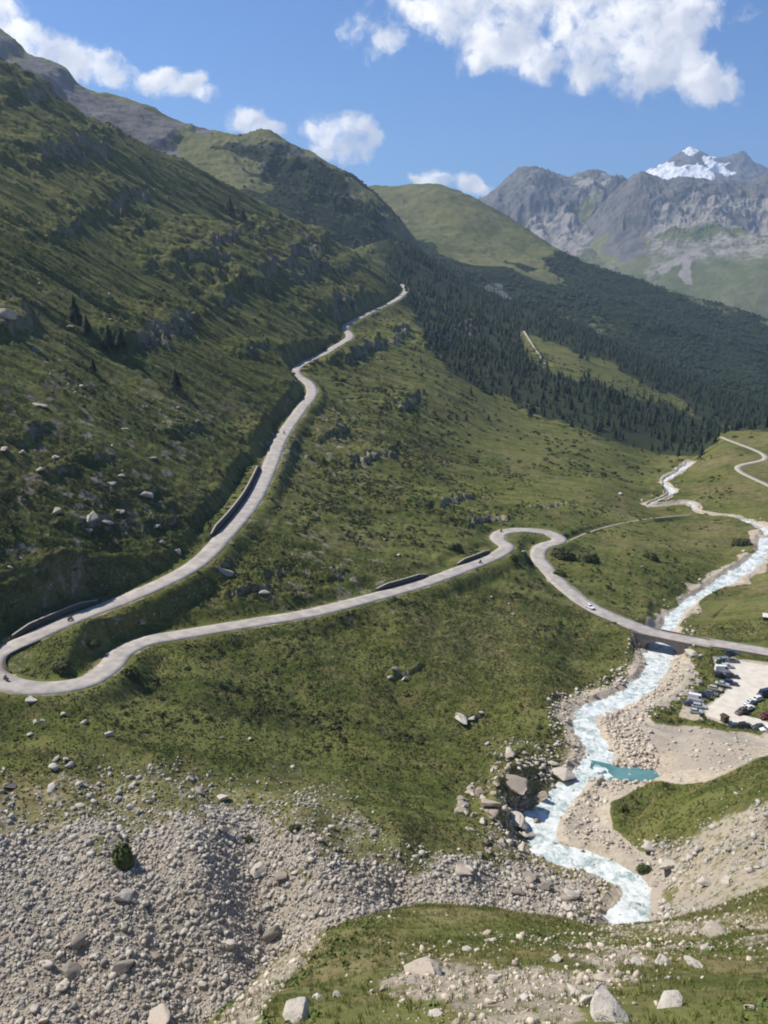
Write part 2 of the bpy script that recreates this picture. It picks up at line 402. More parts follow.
zone_ledge = np.maximum(polymask(PX, PY, LEDGEROCK, 26, wob(3, 34, 5)), polymask(PX, PY, SLAB, 8, wob(2, 8, 8)))*(GY < 75)
FOREST = [(375,235),(470,262),(560,290),(660,300),(900,350),(900,440),(720,432),(700,456),(655,452),(620,446),(585,433),(540,412),(495,398),(462,380),(425,345),(405,300),(385,262),(360,245)]
CLEAR = [(518,330),(545,340),(580,356),(615,364),(630,378),(680,400),(700,418),(640,398),(600,384),(560,378),(530,360)]
zone_for = polymask(PX, PY, FOREST, 8, wob(40, 10, 6))*(1-polymask(PX, PY, CLEAR, 4, wob(25, 4, 7)))*(GY > 600)
xr, zr = roadYx(np.clip(GY, 240, 1400))
left = sstep(-4, 30, xr-GX)*(GY > 150)                         # slope above the balcony road
mid = sstep(-120, 20, xr+60-GX)*(GY > 290)*(1-left)
# relief
nearf = 1-sstep(60, 90, GY)
amp = (.42+.6*left+.35*mid+.0*zone_scree*(1-nearf))*(1-.75*nearf)
amp = amp*(1-.93*np.clip(zone_carp+zone_grav*.75*(GY > 200), 0, 1))
R = np.zeros_like(Z0)
R += fbm(GX, GY, 70, 3, seed=11)*3.2*amp*sstep(80, 300, GY)
XS = GX*(1-.72*left); YS = GY-GX*.14*left
R += fbm(XS, YS, 22, 4, seed=12)*1.7*amp
R += fbm(XS, YS, 6.5, 4, .6, seed=13)*.85*amp
R += np.maximum(0, fbm(GX*(1-.65*left), GY-GX*.12*left, 4.2, 3, .6, seed=17))*.8*(.4+.6*amp)*(1-zone_carp)*(1-zone_grav)*(1-nearf)
R += fbm(GX, GY, 2.0, 3, .6, seed=14)*.40*(.5+amp)*(1-zone_carp)*(1-.8*zone_grav)*sstep(1200, 400, GY)
# fall-line gullies of the steep side: long in x, short in y
gul = fbm(GX*.16+fbm(GX, GY, 50, 2, seed=3)*6, GY*1.0-GX*.12, 15, 4, .55, ridged=True, seed=15)
R += gul*2.9*left*sstep(300, 520, GY)+gul*1.3*left
gul2 = fbm(GX*.2, GY-GX*.25, 45, 4, .55, ridged=True, seed=16)
R += gul2*9*left*sstep(450, 1000, GY)+gul2*5.5*mid*sstep(350, 700, GY)
R += -gul*1.3*mid
# dip behind the ledge lip is rocky; outcrops with a steep face turned down-slope
Z1 = Z0+R
rockm = np.zeros_like(Z0)
CLIFFS = [(262,262,60,30,20),(205,250,50,24,12),(60,150,50,22,14),(150,330,50,20,9),(440,330,36,16,12),(110,205,42,16,11),(135,232,12,9,7),(22,92,50,17,16),(8,322,26,15,9),(150,268,9,7,5),(330,305,32,16,15),(300,275,26,15,12),(352,352,26,12,10),(385,338,20,10,8),(345,268,18,10,9),(282,452,14,22,5),(262,430,20,14,6),
          (215,572,20,7,3.5),(150,492,14,5,2.8),(95,460,20,6,3),(90,520,22,7,3),(160,520,16,6,3),(60,470,16,7,3),(240,590,26,8,3),(300,600,18,6,2.5),(268,570,16,7,2.5),(335,575,15,6,2.2),(500,292,16,6,9),(470,600,0,0,0),
          (470,520,30,6,3),(540,505,30,6,2),(440,500,36,8,3),(360,455,30,10,4),(400,400,26,10,5),(330,430,20,10,4),(60,560,20,8,2.5),(185,430,18,8,3),(30,430,22,8,3.5),(470,718,12,4,1.6),(400,672,16,6,1.6),(225,300,16,9,6),(250,350,18,9,5),(60,235,22,9,6)]
for k, (cx, cy, rx, ry, am) in enumerate(CLIFFS):
    if not rx: continue
    m = (np.abs(PX-cx) < rx*1.8) & (np.abs(PY-cy) < ry*2.2) & (GY > 150)
    if not m.any(): continue
    wx = fbm(GX[m], GY[m], max(4, am*1.6), 5, .6, seed=30+k)*.85; wy = fbm(GX[m], GY[m], max(4, am*1.6), 5, .6, seed=60+k)*.8
    dx = (PX[m]-cx)/rx+wx; dy = (PY[m]-cy)/ry+wy
    # rises from the upper left, breaks off to the lower right
    s = dx*.75+dy*.65; q = -dx*.5+dy*.8
    h = sstep(-1.7, .35, s)*(1-sstep(.35, .62, s))*(1-sstep(.6, 1.3, np.abs(q)))
    Z1[m] += h*am*(.62 if cy < 340 else .8); rockm[m] = np.maximum(rockm[m], (sstep(.1, .4, s)*(1-sstep(.6, .85, s))*(1-sstep(.5, 1.1, np.abs(q))))*.52)
# dark hollow behind the meadow bank (rows 690-715) and the terrace in front of it
def block_update(P, Rad, fn):
    """visit the grid cells within Rad of each path sample"""
    for i in range(len(P)):
        x, y, z = P[i][:3]
        j0 = np.searchsorted(rows, y-Rad); j1 = np.searchsorted(rows, y+Rad)
        if j1 <= j0: continue
        s = max(5., y-Y0)
        i0 = int((( x-Rad)/s+UMAX)/(2*UMAX)*(NCOL-1))-1; i1 = int(((x+Rad)/s+UMAX)/(2*UMAX)*(NCOL-1))+2
        i0 = max(i0, 0); i1 = min(i1, NCOL)
        if i1 <= i0: continue
        fn(slice(j0, j1), slice(i0, i1), x, y, z, i)
def path_field(P, Rad):
    D = np.full(Z0.shape, 1e3); ZZ = np.zeros_like(Z0)
    def fn(a, b, x, y, z, i):
        d = np.hypot(GX[a, b]-x, GY[a, b]-y); m = d < D[a, b]
        D[a, b][m] = d[m]; ZZ[a, b][m] = z
    block_update(P, Rad, fn); return D, ZZ
def conform(P, W, B, Z, dz=-.14):
    D, ZZ = path_field(P, W+B+1)
    w = 1-sstep(W, W+B, D); return Z*(1-w)+(ZZ+dz)*w, D
RW = 3.9                                                # half width of the tarmac
near_riv = np.array([np.min(np.hypot(RIVER[:, 0]-p[0], RIVER[:, 1]-p[1])) for p in ROAD])
ROADC = ROAD[near_riv > 8.5]
RT = np.gradient(ROAD[:, :2], axis=0); RT /= np.linalg.norm(RT, axis=1)[:, None]; RN = np.stack([-RT[:, 1], RT[:, 0]], 1)
RPX, RPY = project(ROAD[:, 0], ROAD[:, 1], ROAD[:, 2])
def ridx(px, py, lo=0, hi=None):
    hi = hi or len(ROAD); return lo+int(np.argmin(np.hypot(RPX[lo:hi]-px, RPY[lo:hi]-py)))
IH = ridx(-8, 665)                                      # the left hairpin
WALLS = [('a', ridx(24, 641, IH), ridx(108, 600, IH), 1, 2.1), ('b', ridx(222, 536, IH), ridx(266, 466, IH), 1, 2.7), ('c', ridx(436, 578, 0, IH), ridx(384, 595, 0, IH), -1, 1.9),
         ('d', ridx(497, 550, 0, IH), ridx(466, 568, 0, IH), -1, 1.7)]
Z1, Droad = conform(ROADC, RW+1.3, 7.0, Z1)
for _n, a_, b_, sd_, h_ in WALLS:
    Q = np.concatenate([ROAD[a_:b_, :2]+RN[a_:b_]*sd_*7.4, ROAD[a_:b_, 2:3]+h_-.35], 1)
    e = np.minimum(np.arange(len(Q)), np.arange(len(Q))[::-1]); Q[:, 2] -= (1-np.clip(e/8, 0, 1))*h_*.5
    D, ZZ = path_field(Q, 9); w_ = (1-sstep(2.2, 7.5, D))*(Droad > 5.0)
    Z1 = Z1*(1-w_)+ZZ*w_
Z1, Dzig = conform(ZIG, 2.6, 5, Z1); Z1, Dspur = conform(SPUR, 1.4, 3, Z1); Z1, Dled = conform(LEDGE, 2.5, 6, Z1)
Driv, Zriv = path_field(RIVER, 24); Driv2, Zriv2 = path_field(RIVER2, 20)
wn = wob(7, 1.6, 21)
hwn = fbm(GX, GY, 26, 3, seed=22)
def carve(Z, D, ZZ, hw, bank):
    hw = np.maximum(hw, .7); bed = np.minimum(ZZ-1.0+.75*(D/hw)**2+.35*fbm(GX, GY, 3, 3, seed=23)*(D > hw*.6), ZZ+1.1)
    w = 1-sstep(hw*1.5, hw*1.5+bank+wn, D)
    return Z*(1-w)+bed*w
Z1 = np.where((Driv < 15) & (Driv > 6), np.maximum(Z1, Zriv+.5), Z1)
Z1 = np.where((Driv2 < 12) & (Driv2 > 4), np.maximum(Z1, Zriv2+.5), Z1)
Z1 = np.where((Driv < 24), carve(Z1, Driv, Zriv, np.where(GY > 330, 3.1, 4.1)+wn*.5+hwn*2.4, 6.), Z1)
Z1 = np.where(Driv2 < 20, carve(Z1, Driv2, Zriv2, 1.7+wn*.6+hwn*2.5, 4.5), Z1)
# pool: a shallow basin in the gravel bar
POOLP = [(596,763),(612,766),(638,766),(655,770),(661,777),(650,782),(628,782),(608,781),(592,776)]
PPX, PPY = project(GX, GY, np.full_like(GX, 6.25))
pool = polymask(PPX, PPY, POOLP, 2.0, wob(3, 1.5, 77))*(GY > 150)*(GY < 300)
POOLZ = 6.25
Z1 = Z1*(1-pool)+(POOLZ-1.0)*pool
ring = polymask(PPX, PPY, POOLP, 5.0, 10.)*(GY > 150)*(GY < 300)*(1-pool)
Z1 = np.where((ring > .02) & (Driv > 6), (POOLZ+.35)*np.clip(ring*1.5, 0, 1)+Z1*(1-np.clip(ring*1.5, 0, 1)), Z1)
# flat car park
CARZ = 4.3
Z1 = Z1*(1-zone_carp)+CARZ*zone_carp
# keep the ground below the eye and its lip
mask = np.zeros(Z0.shape+(4,))
bank = np.maximum((1-sstep(np.where(GY > 330, 3.5, 6.5), np.where(GY > 330, 9.0, 12.5), Driv+wn*1.5-hwn*np.where(GY > 330, 9, 4)))*(Driv < 23), .9*(1-sstep(3.2, 6.5, Driv2+wn*1.4-hwn*2))*(Driv2 < 25))
dzy = np.abs(np.gradient(Z1, axis=0))/np.maximum(np.gradient(GY, axis=0), .1); dzx = np.abs(np.gradient(Z1, axis=1))/np.maximum(np.gradient(GX, axis=1), .01)
steep = sstep(.95, 1.7, np.hypot(dzx, dzy))
stones = sstep(.25, .55, fbm(GX, GY, 5, 3, seed=41)+.25*fbm(GX, GY, 40, 2, seed=42))
rk = np.maximum.reduce([zone_scree, .40*zone_bould, .5*zone_rr, rockm, (.62*zone_ledge), .38*steep*(GY > 80)*(1-nearf), .55*stones*left*(GY < 520), .5*stones*mid])
SLAB = [(180,1060),(235,1000),(270,960),(310,935),(330,935),(300,965),(270,1000),(240,1060)]

gr = np.maximum.reduce([zone_grav, zone_carp, bank*.85*(1-.6*zone_bould), .52*zone_rr, .40*zone_ledge, (1-sstep(3.6, 6.0, Droad+wn*.8))*.55*(Droad < 20), .9*(1-sstep(2., 3.2, Dzig))*(Dzig < 9), .0*Droad])
loopin = polymask(PX, PY, [(6,668),(20,655),(40,648),(32,668),(22,680),(8,678)], 3)
gr = np.maximum(gr, loopin*.42)
sh = np.clip(.95*left+.75*mid+.25*(1-left)*(1-mid), 0, 1)
HEATH = [(-50,690),(60,695),(130,690),(180,720),(300,740),(430,745),(520,770),(520,750),(430,730),(300,715),(180,690),(120,670),(60,700),(-50,705)]
sh = np.maximum(sh, polymask(PX, PY, HEATH, 10, wob(12, 10, 9)))
MEADOW = [(-60,735),(180,735),(420,760),(480,790),(440,850),(300,800),(0,800),(-60,790)]
sh = sh*(1-.9*polymask(PX, PY, MEADOW, 10, wob(12, 8, 10)))
sh = np.maximum(sh, .9*polymask(PX, PY, [(-40,745),(60,750),(60,760),(-40,757)], 4))
LOWM = [(330,640),(480,580),(530,560),(560,610),(640,650),(600,690),(520,740),(400,720),(300,690)]
sh = sh*(1-.6*polymask(PX, PY, LOWM, 15, wob(20, 12, 12)))
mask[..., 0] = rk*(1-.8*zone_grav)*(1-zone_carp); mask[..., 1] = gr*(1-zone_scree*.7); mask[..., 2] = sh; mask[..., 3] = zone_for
GZ = Z1
tone = np.zeros(Z0.shape+(4,))
tone[..., 0] = np.clip(.95*(GY < 75)*sstep(-.5, .3, fbm(GX, GY, 7, 3, seed=48))+.75*polymask(PX, PY, [(690,470),(722,437),(900,380),(900,700),(768,645),(700,630),(690,600),(740,560),(600,545),(600,500),(700,500)], 12, wob(25, 14, 18))*sstep(-.35, .35, fbm(GX, GY, 22, 3, seed=47))*(GY > 150)+.55*zone_bould+.4*sstep(.1, .5, fbm(GX, GY, 30, 3, seed=49))*(GY > 150), 0, 1)
ground = grid_mesh('ground', GX, GY, GZ, M_NEAR, {'mask': mask, 'tone': tone}); tag(ground, kind='structure')

def H(x, y):
    x = np.asarray(x, float); y = np.asarray(y, float)
    j = np.clip(np.searchsorted(rows, y)-1, 0, len(rows)-2); fy = (y-rows[j])/(rows[j+1]-rows[j])
    a = np.clip((x/(y-Y0)+UMAX)/(2*UMAX)*(NCOL-1), 0, NCOL-1.001); i = a.astype(int); fx = a-i
    return (GZ[j, i]*(1-fx)+GZ[j, i+1]*fx)*(1-fy)+(GZ[j+1, i]*(1-fx)+GZ[j+1, i+1]*fx)*fy
def sample(Fd, x, y):
    j = np.clip(np.searchsorted(rows, y)-1, 0, len(rows)-2)
    i = np.clip(((x/(y-Y0)+UMAX)/(2*UMAX)*(NCOL-1)).astype(int), 0, NCOL-1); return Fd[j, i]
_YS = np.concatenate([np.arange(12, 130, .4), np.arange(130, 400, .7), np.arange(400, 900, 2.), np.arange(900, 2900, 6.)])
def hit(px, py, ymin=12.):
    """first ground point under a pixel; exact place of what the photo shows there"""
    u, t = ut(px, py); ys = _YS[_YS >= ymin]
    zz = ZC+t*ys; hh = H(u*ys, ys); m = np.where(zz < hh)[0]
    if not len(m): return None
    k = m[0]
    if k > 0:
        a0 = zz[k-1]-hh[k-1]; a1 = zz[k]-hh[k]; f = a0/(a0-a1+1e-9); y = ys[k-1]+(ys[k]-ys[k-1])*f
    else: y = ys[0]
    return (float(u*y), float(y), float(H(u*y, y)))

# ------------------------------------------------------------------ far hills and mountains
def far_sheet(name, pts, umin, umax, ymin, ymax, nu, nv, relief, masks, VS=.5):
    S = Sheet(pts, VS=VS); S.prep(umin-.02, umax+.02, ymin, ymax*1.02, 200, 220)
    ys = np.exp(np.linspace(math.log(ymin), math.log(ymax), nv)); us = np.linspace(umin, umax, nu)
    Y = ys[:, None]*np.ones((1, nu)); X = us[None, :]*Y; Z = S.z(X, Y)
    px, py = project(X, Y, Z); Z = relief(X, Y, Z, px, py); mk = masks(X, Y, Z, px, py)
    o = grid_mesh(name, X, Y, Z, M_FAR, {'mask': mk}); tag(o, kind='structure'); return o, (X, Y, Z)
def ridge(pts, back=((1.15, -.10), (1.4, -.35))):
    """skyline pixels with distances plus the ground that drops away behind them"""
    out = atY(pts)
    for x, y, z in list(out):
        for f, d in back: out.append((x*f, y*f, z+d*y*(f-1)/.15*.15-abs(d)*y*.25))
    return out

# green hill with the forested side that closes the valley
P2 = ridge([(250,215,2900),(330,195,3000),(370,187,3000),(400,186,3000),(440,188,3000),(480,205,2900),(520,228,2800),(560,251,2700),(600,268,2650),(680,293,2600),(768,322,2550),(860,350,2550),(940,370,2500)])
P2 += atY([(330,240,2500),(375,232,2450),(420,215,2700),(470,262,2250),(520,262,2350),(560,290,2150),(500,235,2600),(430,262,2100),(620,310,2050),(700,340,2000),(768,365,1900),(860,400,1850)])
P2 += atY([(380,300,1750),(450,310,1700),(520,330,1700),(600,350,1650),(680,380,1600),(768,400,1550),(860,430,1500),(380,360,1450),(500,370,1400),(620,390,1400),(768,440,1300),(860,470,1300)])
def rel2(X, Y, Z, px, py):
    return Z+fbm(X, Y, 420, 4, ridged=True, seed=71)*22+fbm(X, Y, 90, 4, seed=72)*9+fbm(X, Y, 25, 3, seed=73)*3
def mk2(X, Y, Z, px, py):
    m = np.zeros(X.shape+(4,)); w = fbm(X, Y, 120, 4, seed=74)*16
    m[..., 2] = polymask(px, py, [(300,238),(375,236),(420,248),(470,263),(520,274),(560,290),(545,262),(570,258),(640,278),(768,322),(1000,380),(1000,600),(300,600)], 4, w)
    m[..., 0] = .85*polymask(px, py, [(486,288),(500,286),(512,300),(500,304)], 3, w*.3)
    m[..., 2] *= (1-m[..., 0])*(1-.45*sstep(.42, .6, fbm(X, Y, 170, 4, seed=76)))
    m[..., 1] = m[..., 0]*1.1
    return m
hill2, G2 = far_sheet('forested_hill', P2, -.28, .66, 1300, 4200, 900, 520, rel2, mk2)
# brown green ridge on the left behind the near slope, with its dark rock faces and the knob's shade painted in
P3 = ridge([(-160,-80,2600),(-60,-5,2500),(0,35,2400),(50,62,2350),(100,92,2300),(150,110,2250),(190,129,2200),(205,122,2190),(215,131,2180),(240,140,2150),(255,134,2100),(272,134,2080),(292,147,2050),(323,161,2020),(359,182,1990),(385,206,1970),(400,224,1960),(430,262,1950),(500,330,1950)])
P3 += atY([(130,140,1900),(200,160,1850),(240,190,1700),(290,215,1650),(330,228,1700),(280,180,1850),(330,200,1850),(380,235,1800),(60,105,1850),(0,75,1900),(-60,40,2000),(-160,0,2000),(200,250,1450),(300,280,1450),(380,290,1550),(0,150,1500),(100,200,1450),(430,310,1750),(500,380,1700)])
def rel3(X, Y, Z, px, py):
    Z = Z+fbm(X, Y, 260, 4, ridged=True, seed=81)*9+fbm(X, Y, 60, 5, .6, seed=82)*8+(fbm(X, Y, 90, 5, .6, ridged=True, seed=84)-.3)*20*polymask(px, py, [(222,142),(262,138),(300,154),(350,180),(400,228),(390,236),(335,222),(290,205),(262,180)], 8)+fbm(X, Y, 18, 3, seed=83)*2.6
    for cx, cy, rx, ry, am in [(160,140,30,9,28),(200,122,16,8,22),(60,80,50,16,35),(10,45,40,14,30)]:
        wx = fbm(X, Y, 60, 3, seed=85)*.4
        s = ((px-cx)/rx*.8+(py-cy)/ry*.6)+wx; q = (-(px-cx)/rx*.5+(py-cy)/ry*.8)+wx
        Z = Z-am*.62*sstep(-.35, .30, s)*(1-sstep(.30, 2.4, s))*(1-sstep(.7, 1.5, np.abs(q)))
    return Z
def mk3(X, Y, Z, px, py):
    m = np.zeros(X.shape+(4,)); w = fbm(X, Y, 70, 3, seed=86)*8
    r = polymask(px, py, [(225,140),(260,138),(300,150),(345,175),(402,224),(385,232),(330,215),(285,195),(250,165)], 5, w)
    r = np.maximum(r, polymask(px, py, [(-50,20),(0,40),(60,70),(120,103),(180,128),(140,150),(90,120),(50,105),(0,80),(-50,60)], 5, w)*.9)
    r = np.maximum(r, polymask(px, py, [(140,135),(175,137),(180,150),(155,150)], 4, w)); r = np.maximum(r, polymask(px, py, [(185,122),(210,122),(212,133),(195,132)], 4, w*.5))
    hump_shade = polymask(px, py, [(222,142),(262,136),(300,150),(350,172),(408,224),(390,236),(335,222),(290,205),(262,180)], 16, w*2.2)
    m[..., 0] = r*(1-.4*hump_shade)
    m[..., 1] = .25*polymask(px, py, [(60,90),(130,115),(200,140),(230,150),(200,160),(130,140)], 8, w)
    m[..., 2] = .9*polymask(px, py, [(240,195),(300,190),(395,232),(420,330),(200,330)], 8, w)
    m[..., 2] = np.maximum(m[..., 2], .8*hump_shade)  # forest-floor tone darkens the knob's right face, standing in for its shade
    return m
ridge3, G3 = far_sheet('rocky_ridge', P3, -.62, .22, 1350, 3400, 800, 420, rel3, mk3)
# pale mountains across the main valley
P4 = ridge([(380,240,6900),(430,222,6900),(480,194,6900),(500,182,6900),(512,172,6850),(527,165,6800),(540,169,6800),(551,173,6800),(560,182,6850),(570,183,6900),(596,174,7400),(619,183,7300),(641,190,7400),(660,195,7500),(690,200,7700),(720,200,7900),(768,200,8000),(850,195,8000),(930,190,8000)])
P4 += atY([(540,215,6100),(500,215,6200),(575,225,6000),(610,220,6100),(600,200,6500),(650,215,6500),(700,215,6900),(768,205,7000),(850,200,7000),(620,250,5600),(680,240,5900),(768,240,5600),(850,235,5500),(560,260,5300),(650,280,5000),(720,280,4900),(768,275,4800),(860,270,4700),
           (600,310,4600),(700,320,4500),(768,330,4400),(860,340,4300),(440,260,5600),(500,290,4800),(700,380,4000),(860,400,3900),(500,360,4200)])
def rel4(X, Y, Z, px, py):
    r = fbm(X, Y, 1300, 6, .55, ridged=True, seed=91)-.35; hi = sstep(300, 215, py)*(1-.45*sstep(215, 178, py)); hi2 = sstep(262, 215, py)
    Z = Z+r*(40+90*hi)+(fbm(X, Y, 260, 4, .55, ridged=True, seed=92)-.3)*(6+66*hi*hi2)+(fbm(X, Y, 110, 4, .6, ridged=True, seed=94)-.3)*(2+26*hi*hi2)+fbm(X, Y, 60, 3, seed=93)*5
    for cx, cy, rx, ry, am in [(610,208,34,24,110),(530,195,20,16,60),(625,245,16,16,120)]:
        s = (px-cx)/rx+fbm(X, Y, 400, 4, seed=95)*.6; q = (py-cy)/ry+(px-cx)/rx*.4
        Z = Z+am*.5*sstep(-1.6, .1, s)*(1-sstep(.1, 1.3, s))*(1-sstep(.5, 1.3, np.abs(q)))
    return Z
def mk4(X, Y, Z, px, py):
    m = np.zeros(X.shape+(4,)); w = fbm(X, Y, 500, 4, seed=96)*12; w2 = fbm(X, Y, 200, 3, ridged=True, seed=97)*8
    r = np.maximum.reduce([polymask(px, py, [(470,195),(520,160),(560,170),(575,190),(590,215),(550,205),(520,222),(480,205)], 5, w2),
        polymask(px, py, [(585,230),(600,205),(640,165),(900,150),(900,200),(768,190),(660,195),(645,215),(610,235)], 6, w2),
        polymask(px, py, [(605,225),(640,228),(645,252),(620,262),(606,250)], 5, w2)])
    s = np.maximum.reduce([polymask(px, py, [(500,205),(550,200),(600,232),(590,250),(560,255),(520,232)], 6, w2),
        .95*polymask(px, py, [(640,190),(900,185),(900,240),(700,235),(600,245)], 8, w), .6*polymask(px, py, [(600,240),(900,235),(900,330),(768,300),(640,270)], 8, w), .7*polymask(px, py, [(565,178),(620,180),(600,205)], 4, w2),
        .5*polymask(px, py, [(600,225),(768,225),(768,262),(680,262),(640,285),(600,280)], 12, w), .9*polymask(px, py, [(600,175),(575,195),(590,205),(612,190)], 4, w2),
        1.1*polymask(px, py, [(683,262),(690,262),(692,285),(684,285),(678,275)], 2, w2*.3), .9*polymask(px, py, [(655,270),(683,255),(700,246),(703,250),(683,262),(660,275)], 2, w2*.3)])
    r = np.maximum(r, polymask(px, py, [(455,150),(900,120),(900,186),(640,200),(600,196),(560,205),(470,205)], 4, w2)*(1-.9*polymask(px, py, [(575,182),(625,186),(596,204)], 4, w2)))
    m[..., 0] = r; m[..., 1] = s; return m
mount4, G4 = far_sheet('pale_mountains', P4, -.05, .66, 3800, 10500, 900, 520, rel4, mk4)
P6 = ridge([(470,330,6000),(520,290,6050),(555,258,6100),(580,236,6150),(595,222,6200),(608,204,6200),(622,188,6150),(634,176,6100),(641,170,6100),(650,176,6150),(664,180,6200),(680,177,6300),(700,182,6300),(725,177,6400),(750,181,6400),(768,173,6500),(850,165,6600),(930,160,6600)], ((1.08, -.10), (1.25, -.35)))
P6 += atY([(560,275,5600),(600,245,5650),(630,225,5650),(650,215,5700),(690,215,5700),(730,213,5800),(768,208,5900),(850,205,5900),(620,262,5300),(660,250,5300),(720,240,5300),(768,240,5300),(850,235,5300),(640,290,4900),(720,280,4800),(768,272,4700),(860,270,4600),
           (600,320,4700),(700,325,4400),(768,335,4300),(860,345,4200),(500,350,5000),(560,310,5100),(700,390,3900),(860,400,3800)])
def rel6(X, Y, Z, px, py):
    hi = sstep(262, 212, py); cr = 1-.65*sstep(205, 176, py)
    return Z+(fbm(X, Y, 700, 5, .55, ridged=True, seed=111)-.3)*(20+75*hi)*cr+(fbm(X, Y, 210, 5, .6, ridged=True, seed=112)-.3)*(6+46*hi)*cr+(fbm(X, Y, 70, 3, .6, ridged=True, seed=113)-.3)*(3+12*hi)
def mk6(X, Y, Z, px, py):
    m = np.zeros(X.shape+(4,)); w = fbm(X, Y, 400, 4, seed=114)*10; w2 = fbm(X, Y, 160, 3, ridged=True, seed=115)*7
    m[..., 0] = np.maximum.reduce([polymask(px, py, [(560,262),(600,215),(641,165),(665,178),(660,195),(648,210),(655,225),(640,240),(600,238)], 4, w2), polymask(px, py, [(641,165),(940,150),(940,198),(768,192),(665,198)], 5, w2), .9*polymask(px, py, [(606,228),(636,228),(645,252),(622,262),(606,250)], 4, w2), .8*polymask(px, py, [(715,215),(780,208),(780,218),(725,222)], 3, w2)])
    m[..., 1] = np.maximum.reduce([.85*polymask(px, py, [(655,185),(940,190),(940,232),(700,228),(640,240),(640,215)], 8, w), .55*polymask(px, py, [(640,232),(940,226),(940,275),(690,268),(640,290)], 12, w), 1.1*polymask(px, py, [(683,262),(690,262),(692,285),(684,285),(678,275)], 2, w2*.3), .9*polymask(px, py, [(655,270),(683,255),(700,246),(703,250),(683,262),(660,275)], 2, w2*.3)])
    return m
mount6, G6 = far_sheet('dark_mountain', P6, .05, .66, 3700, 8600, 900, 480, rel6, mk6)
P5 = ridge([(600,200,11000),(640,178,11000),(655,168,11000),(675,158,11000),(684,148,11000),(692,145,11000),(705,155,11000),(722,161,11100),(728,164,11100),(735,157,11050),(741,146,11050),(748,156,11050),(755,168,11100),(768,170,11200),(850,185,11200),(930,190,11000)])
P5 += atY([(650,190,10000),(692,175,10200),(740,175,10200),(768,185,10000),(850,200,10000),(620,230,9000),(700,220,9000),(800,230,9000)])
def rel5(X, Y, Z, px, py): return Z+fbm(X, Y, 900, 6, .55, ridged=True, seed=101)*42+(fbm(X, Y, 220, 5, .6, ridged=True, seed=102)-.3)*60
def mk5(X, Y, Z, px, py):
    m = np.zeros(X.shape+(4,)); w = fbm(X, Y, 260, 4, ridged=True, seed=103)*7
    m[..., 0] = 1
    m[..., 3] = np.maximum.reduce([polymask(px, py, [(640,176),(672,166),(690,168),(712,172),(716,182),(680,186),(650,182)], 3, w*.7), polymask(px, py, [(680,153),(692,143),(700,152),(690,158)], 3, w*.5), polymask(px, py, [(705,160),(735,170),(725,178),(712,170)], 3, w)*.9])
    return m
mount5, G5 = far_sheet('snowy_mountain', P5, .14, .66, 8500, 13500, 520, 300, rel5, mk5)
# low ground far below and outside the sheets, out to the horizon
bw = raw_mesh('valley_bottom', [(-13500,-13500,-420),(13500,-13500,-420),(13500,13500,-420),(-13500,13500,-420)], [(0,1,2,3)], M_FAR)
tag(link('valley_bottom', bw), kind='structure')

# ------------------------------------------------------------------ camera, light, sky, air
cam = bpy.data.cameras.new('camera'); camo = bpy.data.objects.new('camera', cam); COL.objects.link(camo)
camo.location = (0, 0, ZC); camo.rotation_euler = (math.pi/2-PITCH, 0, 0)
cam.sensor_fit = 'VERTICAL'; cam.sensor_height = 24; cam.lens = 24*FPX/1024; cam.clip_end = 60000; cam.clip_start = .1
scene.camera = camo
SUN_EL = math.radians(50); SUN_FWD = math.radians(24)     # left of the view and a little ahead
sd = Vector((-math.cos(SUN_EL)*math.cos(SUN_FWD), math.cos(SUN_EL)*math.sin(SUN_FWD), math.sin(SUN_EL)))
sun = bpy.data.lights.new('sun', 'SUN'); sun.energy = 5.0; sun.angle = math.radians(.5); sun.color = (1, .94, .84)
suno = bpy.data.objects.new('sun', sun); COL.objects.link(suno); suno.rotation_euler = sd.to_track_quat('Z', 'Y').to_euler()
suno.location = (-50, 0, 400)
w = bpy.data.worlds.new('World'); scene.world = w; w.use_nodes = True; T = w.node_tree; T.nodes.clear()
class WN: pass
W = WN(); W.t = T; W.l = lambda a, b: T.links.new(a, b)
def wn_(typ): return T.nodes.new(typ)
out = wn_('ShaderNodeOutputWorld'); bg = wn_('ShaderNodeBackground'); W.l(bg.outputs[0], out.inputs[0])
sky = wn_('ShaderNodeTexSky'); sky.sky_type = 'NISHITA'; sky.sun_disc = False; sky.sun_elevation = SUN_EL
sky.sun_rotation = math.atan2(sd.x, sd.y); sky.altitude = 2100; sky.air_density = 1.0; sky.dust_density = .3; sky.ozone_density = 3.0
bg.inputs['Strength'].default_value = .088
tc = wn_('ShaderNodeTexCoord'); sx = wn_('ShaderNodeSeparateXYZ'); W.l(tc.outputs['Generated'], sx.inputs[0])
yv = mathn(W, 'MAXIMUM', sx.outputs[1], .05)
uu = mathn(W, 'DIVIDE', sx.outputs[0], yv); tt = mathn(W, 'DIVIDE', sx.outputs[2], yv)
cb = wn_('ShaderNodeCombineXYZ'); W.l(uu, cb.inputs[0]); W.l(tt, cb.inputs[1])
wz = wn_('ShaderNodeTexNoise'); wz.inputs['Scale'].default_value = 16; wz.inputs['Detail'].default_value = 7; wz.inputs['Roughness'].default_value = .62; W.l(cb.outputs[0], wz.inputs['Vector'])
ws = wn_('ShaderNodeVectorMath'); ws.operation = 'SUBTRACT'; W.l(wz.outputs['Color'], ws.inputs[0]); ws.inputs[1].default_value = (.5, .5, .5)
wm = wn_('ShaderNodeVectorMath'); wm.operation = 'SCALE'; W.l(ws.outputs[0], wm.inputs[0]); wm.inputs['Scale'].default_value = .045
